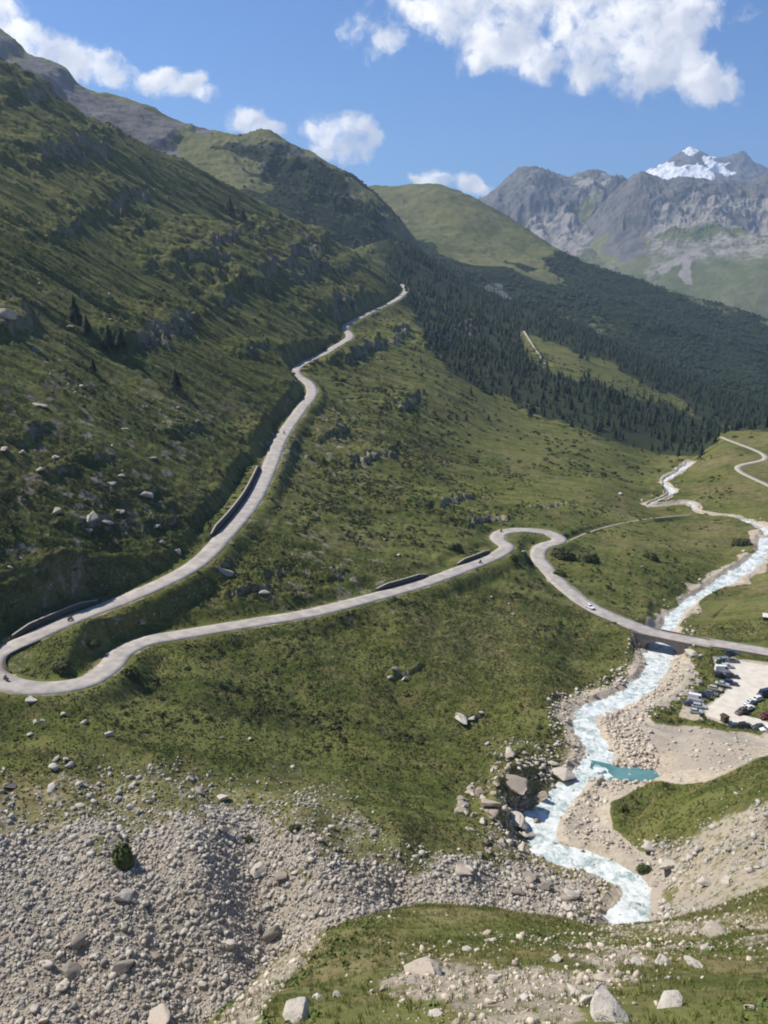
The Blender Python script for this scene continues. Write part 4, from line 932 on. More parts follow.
BIG = [  # px, py, width px, material, height ratio, label
 (612,1011,42,'P',.75,'large cream boulder at the very bottom, largest of the near ledge'),(583,996,25,'P',.9,'blocky cream boulder just above left of the large bottom boulder'),
 (427,965,46,'R',.6,'broad pinkish slab lying in the grass of the near ledge'),(493,977,21,'P',.9,'rounded cream boulder on the rubble patch of the near ledge'),
 (557,956,14,'P',1.2,'small upright pale stone at the top of the rubble patch'),(671,1002,30,'P',.45,'flat pale stone in green plants near the bottom right'),
 (663,961,25,'P',.4,'flat pale slab right of the rubble patch'),(697,965,14,'P',.5,'small flat pale stone right of the flat slab'),(639,961,20,'P',.5,'pale stone left of the flat slab above the plants'),
 (718,931,34,'R',.45,'long pinkish ledge rock at the right of the near ledge'),(706,881,19,'P',.9,'pale boulder in the brown rubble right of the rapids'),(727,878,13,'P',.8,'small cream boulder beside the pale one right of the rapids'),
 (648,845,17,'P',.8,'pale boulder at the foot of the right green bank'),(667,861,26,'P',.6,'wide pale boulder on the rubble above the lowest rapids'),(605,977,17,'R',.8,'tan block above the two cream bottom boulders'),
 (705,949,14,'P',.5,'flat light stone below the pinkish ledge rock'),(752,1007,14,'R',.5,'small tan stone near the bottom right corner'),(300,1013,34,'G',.6,'grey slab at the bottom edge left of the grass'),
 (317,995,14,'P',.8,'pale stone directly above the bottom grey slab'),(337,993,15,'G',.7,'grey stone right of the pale one above the grey slab'),(434,1013,16,'P',.6,'pale stone at the bottom centre in grass'),
 (499,992,17,'R',.6,'tan stone below the rounded cream boulder'),(471,1017,13,'P',.8,'little pale stone at the bottom edge below the rubble patch'),(524,997,11,'P',1.1,'little upright stone in the lower rubble patch'),
 (491,939,14,'P',.5,'pale stone near the lip of the near ledge'),(466,948,12,'P',.5,'smaller pale stone left of the one near the ledge lip'),(577,991,12,'P',.8,'small pale stone touching the blocky cream boulder'),
 (273,930,27,'D',.85,'big dark grey boulder low in the scree by the ledge'),(229,943,15,'G',.9,'grey boulder left of the big dark one in the scree'),(128,894,27,'G',.6,'wide grey boulder below the round bush in the scree'),
 (260,868,17,'G',.7,'grey boulder high in the middle of the scree'),(284,874,19,'D',.7,'dark boulder beside the grey one high in the scree'),(81,935,17,'D',.9,'dark boulder in the left of the scree'),
 (70,969,21,'D',.8,'largest dark boulder low in the left of the scree'),(122,964,19,'D',.8,'dark boulder right of the largest low left one'),(319,908,13,'D',.8,'dark boulder in the scree right above the ledge edge'),
 (62,985,17,'G',.7,'grey boulder at the lower left below the largest dark one'),(156,954,15,'D',.8,'dark stone in the lower middle of the scree'),(156,1013,28,'R',.6,'pinkish boulder at the bottom edge of the scree'),
 (42,1020,16,'R',.6,'small pinkish boulder at the bottom left corner'),(224,796,16,'P',.7,'pale boulder at the upper edge of the rubble'),(221,826,16,'G',.8,'grey boulder at the top of the scree, left of centre'),
 (203,925,8,'P',.9,'small whitish stone standing out in the middle of the scree'),(125,835,8,'G',1,'small grey rock right behind the round bush'),
 (510,778,36,'B',.8,'largest brown rock leaning over the left bank of the rapids'),(492,801,26,'B',.7,'brown rock below left of the leaning one'),(516,817,24,'P',.65,'pale rock beside the water under the leaning rock'),
 (540,792,20,'B',.9,'grey rock at the waterside right of the leaning rock'),(563,768,32,'G',.6,'long dark sided rock at the waterside above the leaning rock'),(536,819,15,'D',1,'dark rock at the waterline under the leaning rock'),
 (463,869,24,'R',.6,'brown boulder at the left end of the rocky gorge'),(527,832,17,'G',.7,'grey rock at the inner bend of the rapids'),(529,874,18,'D',.7,'dark rock below the inner bend of the rapids'),
 (582,850,9,'D',.8,'small dark rock standing in the white water'),(593,779,8,'G',.8,'small rock between the river and the turquoise pool'),(545,885,20,'D',.8,'dark rock left of the lowest rapids'),(570,893,18,'G',.8,'grey rock touching the lowest rapids'),(515,890,20,'D',.7,'dark rock behind the lip of the near ledge'),
 (31,700,13,'P',.5,'flat pale rock just below the left hairpin'),(63,713,9,'P',.8,'pale stone in the dark heath below the hairpin'),(44,720,7,'P',.8,'right of the pair of small pale stones below the hairpin'),(35,721,6,'P',.8,'left of the pair of small pale stones below the hairpin'),
 (30,733,8,'P',.6,'pale stone at the left edge of the upper meadow'),(84,721,8,'P',.8,'pale stone under the dark shrubs below the hairpin'),(111,732,12,'P',1,'tall pale stone right of the shrubs below the hairpin'),(53,764,15,'P',.8,'large pale boulder in the left of the meadow'),
 (66,758,8,'P',.8,'small pale stone right behind the large meadow boulder'),(8,784,15,'D',.6,'dark boulder at the left edge of the meadow'),(51,788,10,'P',.7,'pale stone below the large meadow boulder'),(117,798,13,'G',.9,'grey boulder in the meadow above the round bush'),
 (130,806,11,'P',.6,'pale stone just below the grey meadow boulder'),(113,811,9,'P',.6,'flat pale stone left below the grey meadow boulder'),(80,805,11,'G',.5,'flat grey stone in the left meadow rubble'),(73,836,9,'P',.7,'pale stone left of the round bush'),
 (168,779,7,'P',.9,'small white stone in the middle of the meadow'),(191,778,10,'P',.6,'flat pale stone right of the small white one'),(200,790,14,'D',.6,'dark boulder at the edge of the rubble'),(250,738,6,'P',.8,'tiny white stone under the long dark heath band'),(222,737,6,'P',.8,'tiny pale stone left under the long dark heath band'),
 (461,716,13,'P',.8,'pale boulder of the pair on the green bank above the gorge'),(471,717,12,'G',.7,'grey boulder of the pair on the green bank above the gorge'),(396,668,11,'D',.8,'dark rock at the top of the small outcrop on the bank'),(389,676,10,'G',.7,'grey rock at the left of the small outcrop on the bank'),(405,677,11,'G',.7,'grey rock at the right of the small outcrop on the bank'),
 (8,314,24,'R',.9,'large sunlit rock jutting from the left slope at the picture edge'),(4,448,13,'R',.7,'pinkish rock at the left edge halfway up'),(21,452,9,'G',.8,'grey rock right of the pinkish rock at the left edge'),(55,456,11,'R',.7,'pinkish rock on the left slope'),(41,468,9,'G',.8,'grey rock below left of the pinkish slope rock'),
 (92,516,15,'P',.7,'upper pale rock of the cluster above the hairpin road'),(90,529,15,'G',.6,'lower grey rock of the cluster above the hairpin road'),(109,521,10,'G',.8,'right grey rock of the cluster above the hairpin road'),(146,493,17,'G',.6,'wide grey rock in the middle of the left slope'),(121,474,10,'G',.7,'upper of two grey rocks in mid slope'),(111,483,10,'G',.7,'lower of two grey rocks in mid slope'),
 (57,509,12,'G',.6,'long grey rock left of the pale cluster'),(121,511,12,'G',.5,'flat grey rock right above the pale cluster'),(156,525,12,'P',.6,'pale rock below the wide grey one'),(162,541,8,'P',.9,'small pale rock low on the left slope'),(178,550,10,'G',.8,'grey rock nearest to the climbing road'),(125,428,13,'G',.5,'flat grey rock on the upper left slope'),(39,404,17,'G',.45,'wide flat grey rock high at the left'),
 (197,421,7,'P',.8,'small tan rock right on the upper left slope'),(178,407,5,'P',.8,'tiny pale rock above the small tan one'),(152,457,11,'G',.6,'grey rock above the wide grey one'),(228,570,24,'G',.6,'grey outcrop between the climbing road and the lower road'),(262,591,15,'G',.6,'pale grey rock above the lower road'),(70,326,9,'P',.6,'pale rock beside the highest trees on the left slope'),
 (621,493,8,'P',.7,'white rock on the valley flat left of the far stream'),(398,554,6,'P',.8,'small pale rock above the low wall of the lower road'),(384,539,6,'G',.8,'small grey rock high above the lower road'),(523,551,8,'P',.7,'pale rock inside the right hairpin'),(690,652,13,'P',.7,'pale rock beside the bridge on the right bank'),(700,655,9,'P',.7,'smaller pale rock beside the bridge'),(677,655,10,'P',.8,'pale rock at the water right below the bridge')]
MATS = {'B': M_RB, 'P': M_RP, 'R': M_RR, 'G': M_RG, 'D': M_RD}
def boulder_me(sub, seed, mat, hr):
    hr = hr*.68
    r = np.random.default_rng(seed); V = rockV(sub, r, 18, .16); V /= np.abs(V[:, 0]).max(); V[:, 2] *= hr/np.abs(V[:, 2]).max()
    return raw_mesh('boulder', V, ICO[sub][1], mat)
M_RH = rock_mat('hillside_boulder', (.20, .185, .155), (.37, .345, .295))
MATS['H'] = M_RH
for k, (px, py, wpx, mt, hr, lab) in enumerate(BIG):
    if px < 300 and 320 < py < 600 and mt in 'PG': mt = 'H'
    h_ = hit(px, py+wpx*hr*.3, 12. if py > 925 else 80.)
    if h_ is None: continue
    x, y, z = h_; sl = math.sqrt(x*x+y*y+(z-ZC)**2); r = wpx*sl/FPX/2*.90
    o = link('boulder', boulder_me(4 if wpx > 18 else 3 if wpx > 12 else 2, 100+k, MATS[mt], hr), None, (x, y, z+r*hr*.35), 0)
    o.scale = (r, r*1.0, r); o.rotation_euler = (rng.uniform(-.25, .25), rng.uniform(-.25, .25), rng.uniform(-.5, .5)); tag(o, lab, 'boulder')
# nameless boulders among the scree, the gorge and the ledge: individuals that look alike
PB = [boulder_me(2, 500+i, m, .8) for i, m in enumerate([M_RG, M_RG, M_RD, M_RG, M_RG, M_RB, M_RP, M_RB])]
def many(n, fn, x0, x1, y0, y1, s0, s1, lab, group, pick):
    x, y = scatter(n*60, x0, x1, y0, y1, fn); idx = rng.permutation(len(x))[:n]
    for i in idx:
        o = bpy.data.objects.new('boulder', PB[pick[rng.integers(len(pick))]]); COL.objects.link(o); s_ = float(psize(1, s0, s1, 2.)[0])
        o.location = (float(x[i]), float(y[i]), float(H(x[i], y[i]))+s_*.25); o.scale = (s_, s_*rng.uniform(.8, 1.1), s_*rng.uniform(.8, 1.1)); o.rotation_euler = (rng.uniform(-.3, .3), rng.uniform(-.3, .3), rng.uniform(0, 6.28))
        tag(o, lab, 'boulder', group)
many(110, lambda x, y: sample(zone_scree, x, y)*clear_road(x, y), -.5, .2, 105, 190, .6, 1.5, 'grey boulder lying among the smaller stones of the grey scree slope', 'boulders of the scree', [0, 1, 2, 3, 4, 0])
many(60, lambda x, y: (sample(Driv, x, y) < 18)*(sample(Driv, x, y) > 5.5)*(x < RIVX(y))*(y < 235), .0, .4, 150, 235, 1.2, 2.6, 'rough boulder on the left bank of the rapids', 'boulders of the left river bank', [0, 2, 7, 5, 1]) if False else None
_o = np.argsort(RIVER[:, 1]); RIVX = lambda y: np.interp(y, RIVER[_o, 1], RIVER[_o, 0])
many(60, lambda x, y: ((sample(Driv, x, y) < 22)*(sample(Driv, x, y) > 6)*(x < RIVX(y))*(y < 235)).astype(float), .0, .45, 150, 235, 1.0, 2.4, 'rough brown grey boulder on the rocky left bank of the rapids', 'boulders of the left river bank', [0, 2, 7, 5, 7])
many(40, lambda x, y: ((sample(Driv, x, y) < 4.8)*(y < 260)).astype(float), .0, .5, 150, 260, .5, 1.1, 'dark wet rock breaking the surface of the white rapids', 'rocks in the rapids', [2, 5, 2])

# ---- shrubs, grass: ground cover nobody could count
def leaf_mat(name, a, b, tr=.25):
    s = NT(name); co = s.n('ShaderNodeNewGeometry'); rn = co.outputs['Random Per Island']
    n1 = noise(s, co.outputs['Position'], .12, 3)
    c = mix(s, mathn(s, 'ADD', mathn(s, 'MULTIPLY', rn, .5), mathn(s, 'MULTIPLY', n1, .5)), a, b); s.l(c, s.b.inputs['Base Color'])
    s.b.inputs['Roughness'].default_value = .8; s.b.inputs['Specular IOR Level'].default_value = .15
    return s.m
M_SHR = leaf_mat('heath_leaves', (.030, .040, .014), (.105, .11, .042)); M_GR = leaf_mat('grass_blades', (.10, .135, .028), (.28, .27, .085)); M_GD = leaf_mat('dry_grass_blades', (.22, .19, .08), (.36, .31, .16))
M_CROWN = leaf_mat('needle_foliage', (.009, .018, .010), (.030, .046, .020)); M_TR = simple('tree_bark', (.12, .09, .065), .95, .3, 3.); M_BUSH = leaf_mat('bush_leaves', (.035, .055, .016), (.10, .125, .038))
def clumpV(nl, r, flat=.55, leaf=.42):
    d = r.normal(size=(nl, 3)); d[:, 2] = np.abs(d[:, 2]); d /= np.linalg.norm(d, axis=1)[:, None]
    c = d*r.uniform(.55, 1.0, (nl, 1)); c[:, 2] *= flat
    a = r.normal(size=(nl, 3)); a -= (a*d).sum(1)[:, None]*d*.6; a /= np.linalg.norm(a, axis=1)[:, None]; b = np.cross(a, d); b /= np.linalg.norm(b, axis=1)[:, None]+1e-9
    L = leaf*r.uniform(.6, 1.3, (nl, 1))
    return np.stack([c-a*L, c+a*L*.7+b*L*.6, c+a*L*.2-b*L*.9], 1).reshape(-1, 3)
CL = [clumpV(20, rng) for _ in range(10)]
def clumps(name, X, Y, S, mat, protos=CL, zs=1.0):
    Zs = H(X, Y); n = len(X); nv = len(protos[0]); V = np.empty((n, nv, 3), np.float32)
    for i in range(n):
        a = rng.uniform(0, 6.28); c, s_ = math.cos(a), math.sin(a); P = protos[rng.integers(len(protos))]
        V[i, :, 0] = (P[:, 0]*c-P[:, 1]*s_)*S[i]+X[i]; V[i, :, 1] = (P[:, 0]*s_+P[:, 1]*c)*S[i]+Y[i]; V[i, :, 2] = P[:, 2]*S[i]*zs+Zs[i]
    Fc = np.arange(n*nv).reshape(-1, 3)
    return tag(link(name, raw_mesh(name, V.reshape(-1, 3), Fc, mat)), kind='stuff')
def hden(x, y):
    k = fbm(x, y, 11, 5, .7, seed=51)+.5*fbm(x, y, 60, 2, seed=52)
    return sample(mask[..., 2], x, y)*sstep(-.12, .5, k)*clear_road(x, y)*(1-.72*sample(left, x, y)*(y > 330))*(1-sample(zone_for, x, y))*(1-.8*sample(rk, x, y))*(sample(gr, x, y) < .3)
x, y = scatter(190000, -.56, .4, 195, 620, lambda x, y: hden(x, y)*.9)
clumps('heath_shrubs', x, y, psize(len(x), .28, 1.5, 2.0), M_SHR)
x, y = scatter(60000, -.5, .45, 620, 1250, lambda x, y: hden(x, y)*.9)
clumps('heath_shrubs', x, y, rng.uniform(.8, 2.6, len(x)), M_SHR)
CS = [clumpV(9, rng, .8, .6) for _ in range(8)]
x, y = scatter(150000, -.56, .5, 165, 345, lambda x, y: (1-sample(rk, x, y))*(sample(gr, x, y) < .25)*clear_road(x, y)*(.3+.7*sstep(-.3, .3, fbm(x, y, 7, 4, .6, seed=57)))*.8)
clumps('meadow_tussocks', x, y, rng.uniform(.16, .42, len(x)), leaf_mat('tussock_blades', (.056, .074, .019), (.150, .148, .052)), CS)
# grass tufts of the near ledge
def tuftV(nb, r):
    out = []
    for _ in range(nb):
        a = r.uniform(0, 6.28); l = r.uniform(.5, 1); s_ = r.uniform(.15, .6); bx, by = r.uniform(-.35, .35, 2); w_ = .05
        p = np.array([bx, by, 0]); t_ = p+np.array([math.cos(a)*s_, math.sin(a)*s_, l]); q = np.array([-math.sin(a), math.cos(a), 0])*w_
        out += [p-q, p+q, t_]
    return np.array(out)
TU = [tuftV(12, rng) for _ in range(10)]
gd = lambda x, y: (1-.9*sample(rk, x, y))*(y < 64)
x, y = scatter(60000, -.5, .55, 13, 66, lambda x, y: gd(x, y)*(.35+.65*sstep(-.3, .3, fbm(x, y, 3, 3, seed=53))))
clumps('grass', x, y, rng.uniform(.10, .30, len(x)), M_GR, TU)
x, y = scatter(30000, -.5, .55, 13, 66, lambda x, y: gd(x, y)*sstep(.0, .4, fbm(x, y, 6, 3, seed=54)))
clumps('dry_grass', x, y, rng.uniform(.12, .34, len(x)), M_GD, TU)
x, y = scatter(9000, -.3, .55, 13, 60, lambda x, y: (1-sample(zone_ledge, x, y))*sstep(.1, .45, fbm(x+40, y, 4.5, 3, seed=55)))
clumps('leafy_plants', x, y, rng.uniform(.10, .24, len(x)), leaf_mat('plant_leaves', (.06, .10, .03), (.16, .21, .06)), CS)

# ---- single bushes
def bush(px, py, wpx, hpx, lab, n=420, mat=None):
    h_ = hit(px, py+hpx*.4, 80)
    if h_ is None: return
    x, y, z = h_; sl = math.sqrt(x*x+y*y+(z-ZC)**2); rw = wpx*sl/FPX/2; rh = hpx*sl/FPX
    r = np.random.default_rng(int(px*7+py)); P = np.zeros((0, 3))
    lumps = [(r.uniform(-.45, .45), r.uniform(-.45, .45), r.uniform(.45, .75)) for _ in range(6)]
    for lx, ly, lr in lumps:
        c = clumpV(n//4, r, 1.0, .16/lr); c = c*lr; c[:, 0] += lx; c[:, 1] += ly; P = np.r_[P, c]
    P[:, 0] *= rw; P[:, 1] *= rw*.9; P[:, 2] *= rh/1.0
    root = empty('shrub', (x, y, z-.1), 0, lab, 'shrub', None)
    part('foliage', raw_mesh('foliage', P, np.arange(len(P)).reshape(-1, 3), mat or M_BUSH), root)
    m = MB()
    for a in range(4): m.tube((0, 0, -.2), (rw*.4*math.cos(a*1.6), rw*.4*math.sin(a*1.6), rh*.5), .12, .05, 6)
    part('stem', m.mesh('stem', M_TR), root)
for a in [(123,851,25,27,'round green bush standing alone on the grey scree'),(515,556,12,12,'dark bush in the angle of the right hairpin'),(563,552,26,14,'dark green bush right of the falling road below the right hairpin'),(590,556,18,10,'smaller dark bush right of the one beside the falling road'),
          (62,664,22,10,'dark round bush on the green island inside the left hairpin'),(92,642,18,10,'low dark bush at the top of the hairpin island'),(134,673,14,14,'dark bush on the outside of the lower road bend'),(560,572,14,7,'low bush below the right hairpin in the meadow'),
          (720,660,9,8,'green bush at the head of the car park'),(643,866,14,9,'green bush at the foot of the right bank beside the rubble'),(455,545,14,9,'dark bush above the lower road'),(295,826,16,9,'low dark bush at the upper edge of the scree'),(248,838,9,8,'tiny green bush high in the scree'),(650,555,16,9,'dark bush near the path in the right meadow'),(740,541,20,9,'dark bush at the bend of the stream')]:
    bush(*a, mat=M_BUSH if a[0] in (123, 720, 643, 248) else M_SHR)

# ---- conifers
def coniferV(tiers, seg, r, jag=.35, droop=.22):
    V = []; Fc = []
    for k in range(tiers):
        f = k/(tiers-1) if tiers > 1 else 0
        zt = .16+.84*(f*.9+.1)+.02; zb = .10+.80*f*.92; rad = (.30*(1-f)**.85+.02)*r.uniform(.85, 1.1)
        top = len(V); V.append((r.uniform(-.01, .01), r.uniform(-.01, .01), min(1, zb+.30*(1-f*.5)))); ring = []
        for s_ in range(seg*2):
            a = 2*math.pi*(s_+r.uniform(-.25, .25))/(seg*2); q = rad*(1 if s_ % 2 == 0 else 1-jag)*r.uniform(.8, 1.15)
            ring.append(len(V)); V.append((math.cos(a)*q, math.sin(a)*q, zb-(droop*rad if s_ % 2 == 0 else -.02)+r.uniform(-.012, .012)))
        for s_ in range(seg*2): Fc.append((top, ring[s_], ring[(s_+1) % (seg*2)]))
    return np.array(V), np.array(Fc)
def trunkV(h=.35, r0=.022):
    a = [(math.cos(i*2*math.pi/5)*r0, math.sin(i*2*math.pi/5)*r0, 0) for i in range(5)]; b = [(p[0]*.6, p[1]*.6, h) for p in a]
    return np.array(a+b), np.array([(i, (i+1) % 5, 5+(i+1) % 5) for i in range(5)]+[(i, 5+(i+1) % 5, 5+i) for i in range(5)])
def tree_detail(px, py, hpx, lab, group):
    h_ = hit(px, py, 80)
    if h_ is None: return
    x, y, z = h_; sl = math.sqrt(x*x+y*y+(z-ZC)**2); hh = hpx*sl/FPX
    r = np.random.default_rng(int(px*3+py)); root = empty('conifer', (x, y, z-.1), r.uniform(0, 6), lab, 'tree', group)
    V, Fc = coniferV(11, 9, r, .5, .35); V = V*np.array([1.15*hh, 1.15*hh, hh]); part('crown', raw_mesh('crown', V, Fc, M_CROWN), root)
    V, Fc = trunkV(.8, .02); part('trunk', raw_mesh('trunk', V*hh, Fc, M_TR), root)
for a in [(75,322,26,'upper left of the two conifers beside the pale rock high on the left slope'),(87,333,19,'smaller conifer just below the uppermost one on the left slope'),(109,351,27,'taller conifer of the close pair on the left slope'),(121,350,23,'right conifer of the close pair on the left slope'),
          (93,372,15,'small conifer below the close pair'),(176,389,22,'lone conifer right of the close pair on the left slope'),(230,214,18,'conifer near the top edge of the left slope'),(243,220,13,'smaller conifer right of the one near the slope top')]:
    tree_detail(*a, 'conifers of the left slope')
# the wood beyond
wood_r = np.random.default_rng(3)
PT = []
for i in range(6):
    V, Fc = coniferV(5, 4, wood_r, .35, .2); Vt, Ft = trunkV(.25, .025)
    PT.append((np.r_[V, Vt], np.r_[Fc, Ft+len(V)], np.r_[np.zeros(len(Fc), int), np.ones(len(Ft), int)]))
TM = [raw_mesh('conifer', V, Fc, [M_CROWN, M_TR], False, mi) for V, Fc, mi in PT]
def fden(x, y): return sample(zone_for, x, y)*sstep(-.8, -.05, fbm(x, y, 45, 3, seed=61))*(sample(Dled, x, y) > 4)
fx, fy = scatter(13500, -.1, .6, 640, 2100, fden)
# trees straggling down from the wood and above the balcony road
EDGE = [(300,235),(400,262),(395,300),(420,330),(480,395),(560,430),(640,462),(600,470),(520,455),(440,425),(400,340),(360,300),(330,290),(300,270),(240,215),(250,200)]
ez = polymask(PX, PY, EDGE, 8)*(GY > 500)*(1-zone_for)
ex, ey = scatter(9000, -.35, .5, 600, 1900, lambda x, y: sample(ez, x, y)*.2*sstep(-.1, .4, fbm(x, y, 60, 2, seed=62))*(sample(Droad, x, y) > 6))
fx = np.r_[fx, ex]; fy = np.r_[fy, ey]; fz = H(fx, fy)
fh = wood_r.uniform(5, 15, len(fx))*(.8+.4*wood_r.random(len(fx))); fh[len(fx)-len(ex):] *= .7
px_, py_ = project(fx, fy, fz+fh*.7); inside = (px_ > 2) & (px_ < 766)
# a tree shows when nothing of the ground in front hides its top
def seen(x, y, z):
    ok = np.ones(len(x), bool)
    for f in np.linspace(.25, .97, 36): ok &= (ZC+(z-ZC)*f) > H(x*f, np.maximum(y*f, 12))-.5
    return ok
vis = inside & seen(fx, fy, fz+fh*.6); order = np.argsort(np.where(vis, -fh/fy, 1)); ind = order[:290]; rest = np.setdiff1d(np.arange(len(fx)), ind)
rest = rest[(fz[rest] > -1e3)]
for i in ind:
    o = bpy.data.objects.new('conifer', TM[i % 6]); COL.objects.link(o); o.location = (float(fx[i]), float(fy[i]), float(fz[i])-.3)
    s_ = float(fh[i]); o.scale = (s_, s_, s_); o.rotation_euler = (0, 0, float(wood_r.uniform(0, 6.28)))
    tag(o, 'dark green conifer among many at the near side of the wood in the valley', 'tree', 'conifers of the wood')
def wood(name, X, Y, Zv, Hh, protos):
    Vs = []; Fs = []; Ms = []; b = 0
    for i in range(len(X)):
        V, Fc, mi = protos[wood_r.integers(len(protos))]; a = wood_r.uniform(0, 6.28); c, s_ = math.cos(a), math.sin(a)
        Vs.append(np.c_[(V[:, 0]*c-V[:, 1]*s_)*Hh[i]+X[i], (V[:, 0]*s_+V[:, 1]*c)*Hh[i]+Y[i], V[:, 2]*Hh[i]+Zv[i]-.3]); Fs.append(Fc+b); Ms.append(mi); b += len(V)
    return tag(link(name, raw_mesh(name, np.concatenate(Vs), np.concatenate(Fs), [M_CROWN, M_TR], False, np.concatenate(Ms))), kind='stuff')
wood('wood', fx[rest], fy[rest], fz[rest], fh[rest], PT)
# the wood on the hill behind
PF = []
for i in range(4):
    V, Fc = coniferV(2, 3, wood_r, .3, .1); V[:, :2] *= 1.3; PF.append((V, Fc, np.zeros(len(Fc), int)))
X2, Y2, Z2 = G2; q = wood_r.integers(0, X2.size, 60000)
mk_ = mk2(X2, Y2, Z2, *project(X2, Y2, Z2))[..., 2].ravel(); m0 = H(np.clip(X2.ravel()[q], -1500, 1500), np.clip(Y2.ravel()[q], 12, 2950))
keep = (wood_r.random(60000) < mk_[q]*.5*(.4+sstep(-.3, .3, fbm(X2.ravel()[q], Y2.ravel()[q], 90, 3, seed=64)))) & ((Z2.ravel()[q] > m0-4) | (Y2.ravel()[q] > 2900))
q = q[keep]; wood('far_wood', X2.ravel()[q]+wood_r.uniform(-5, 5, len(q)), Y2.ravel()[q], Z2.ravel()[q], wood_r.uniform(8, 17, len(q)), PF)
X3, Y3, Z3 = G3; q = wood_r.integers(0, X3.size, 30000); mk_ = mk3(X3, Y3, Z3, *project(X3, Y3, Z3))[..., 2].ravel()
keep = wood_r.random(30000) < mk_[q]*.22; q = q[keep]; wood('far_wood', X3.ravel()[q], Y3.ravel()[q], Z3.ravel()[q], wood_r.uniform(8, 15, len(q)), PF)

# ---- vehicles
def paint(name, col, metal=.1, rough=.3):
    s = NT(name); co = s.n('ShaderNodeTexCoord').outputs['Object']; c = mix(s, ss(s, noise(s, co, 3, 4), .4, .8), col, tuple(v*.85+.02 for v in col)); s.l(c, s.b.inputs['Base Color'])
    s.b.inputs['Roughness'].default_value = rough; s.b.inputs['Metallic'].default_value = metal; s.b.inputs['Coat Weight'].default_value = .5; return s.m
M_GLASS = paint('window_glass', (.02, .025, .03), 0, .08); M_TYRE = simple('tyre_rubber', (.02, .02, .02), .9, .2, 8); M_RIM = paint('wheel_rim', (.45, .46, .47), .8, .35)
M_LAMP = paint('headlight_glass', (.75, .77, .78), 0, .1); M_TAIL = paint('tail_light_red', (.35, .01, .01), 0, .2); M_BUMP = simple('bumper_plastic', (.03, .03, .032), .6, .2, 4)
PAINTS = {'white': (.78, .78, .77), 'silver': (.50, .52, .54), 'black': (.018, .019, .021), 'navy': (.02, .035, .09), 'grey': (.16, .17, .18), 'blue': (.18, .30, .48), 'red': (.16, .015, .012), 'green': (.03, .06, .045), 'beige': (.46, .42, .34), 'brown': (.10, .06, .045)}
PM = {k: paint(k+'_paint', v, .15 if k in ('silver', 'grey') else 0) for k, v in PAINTS.items()}
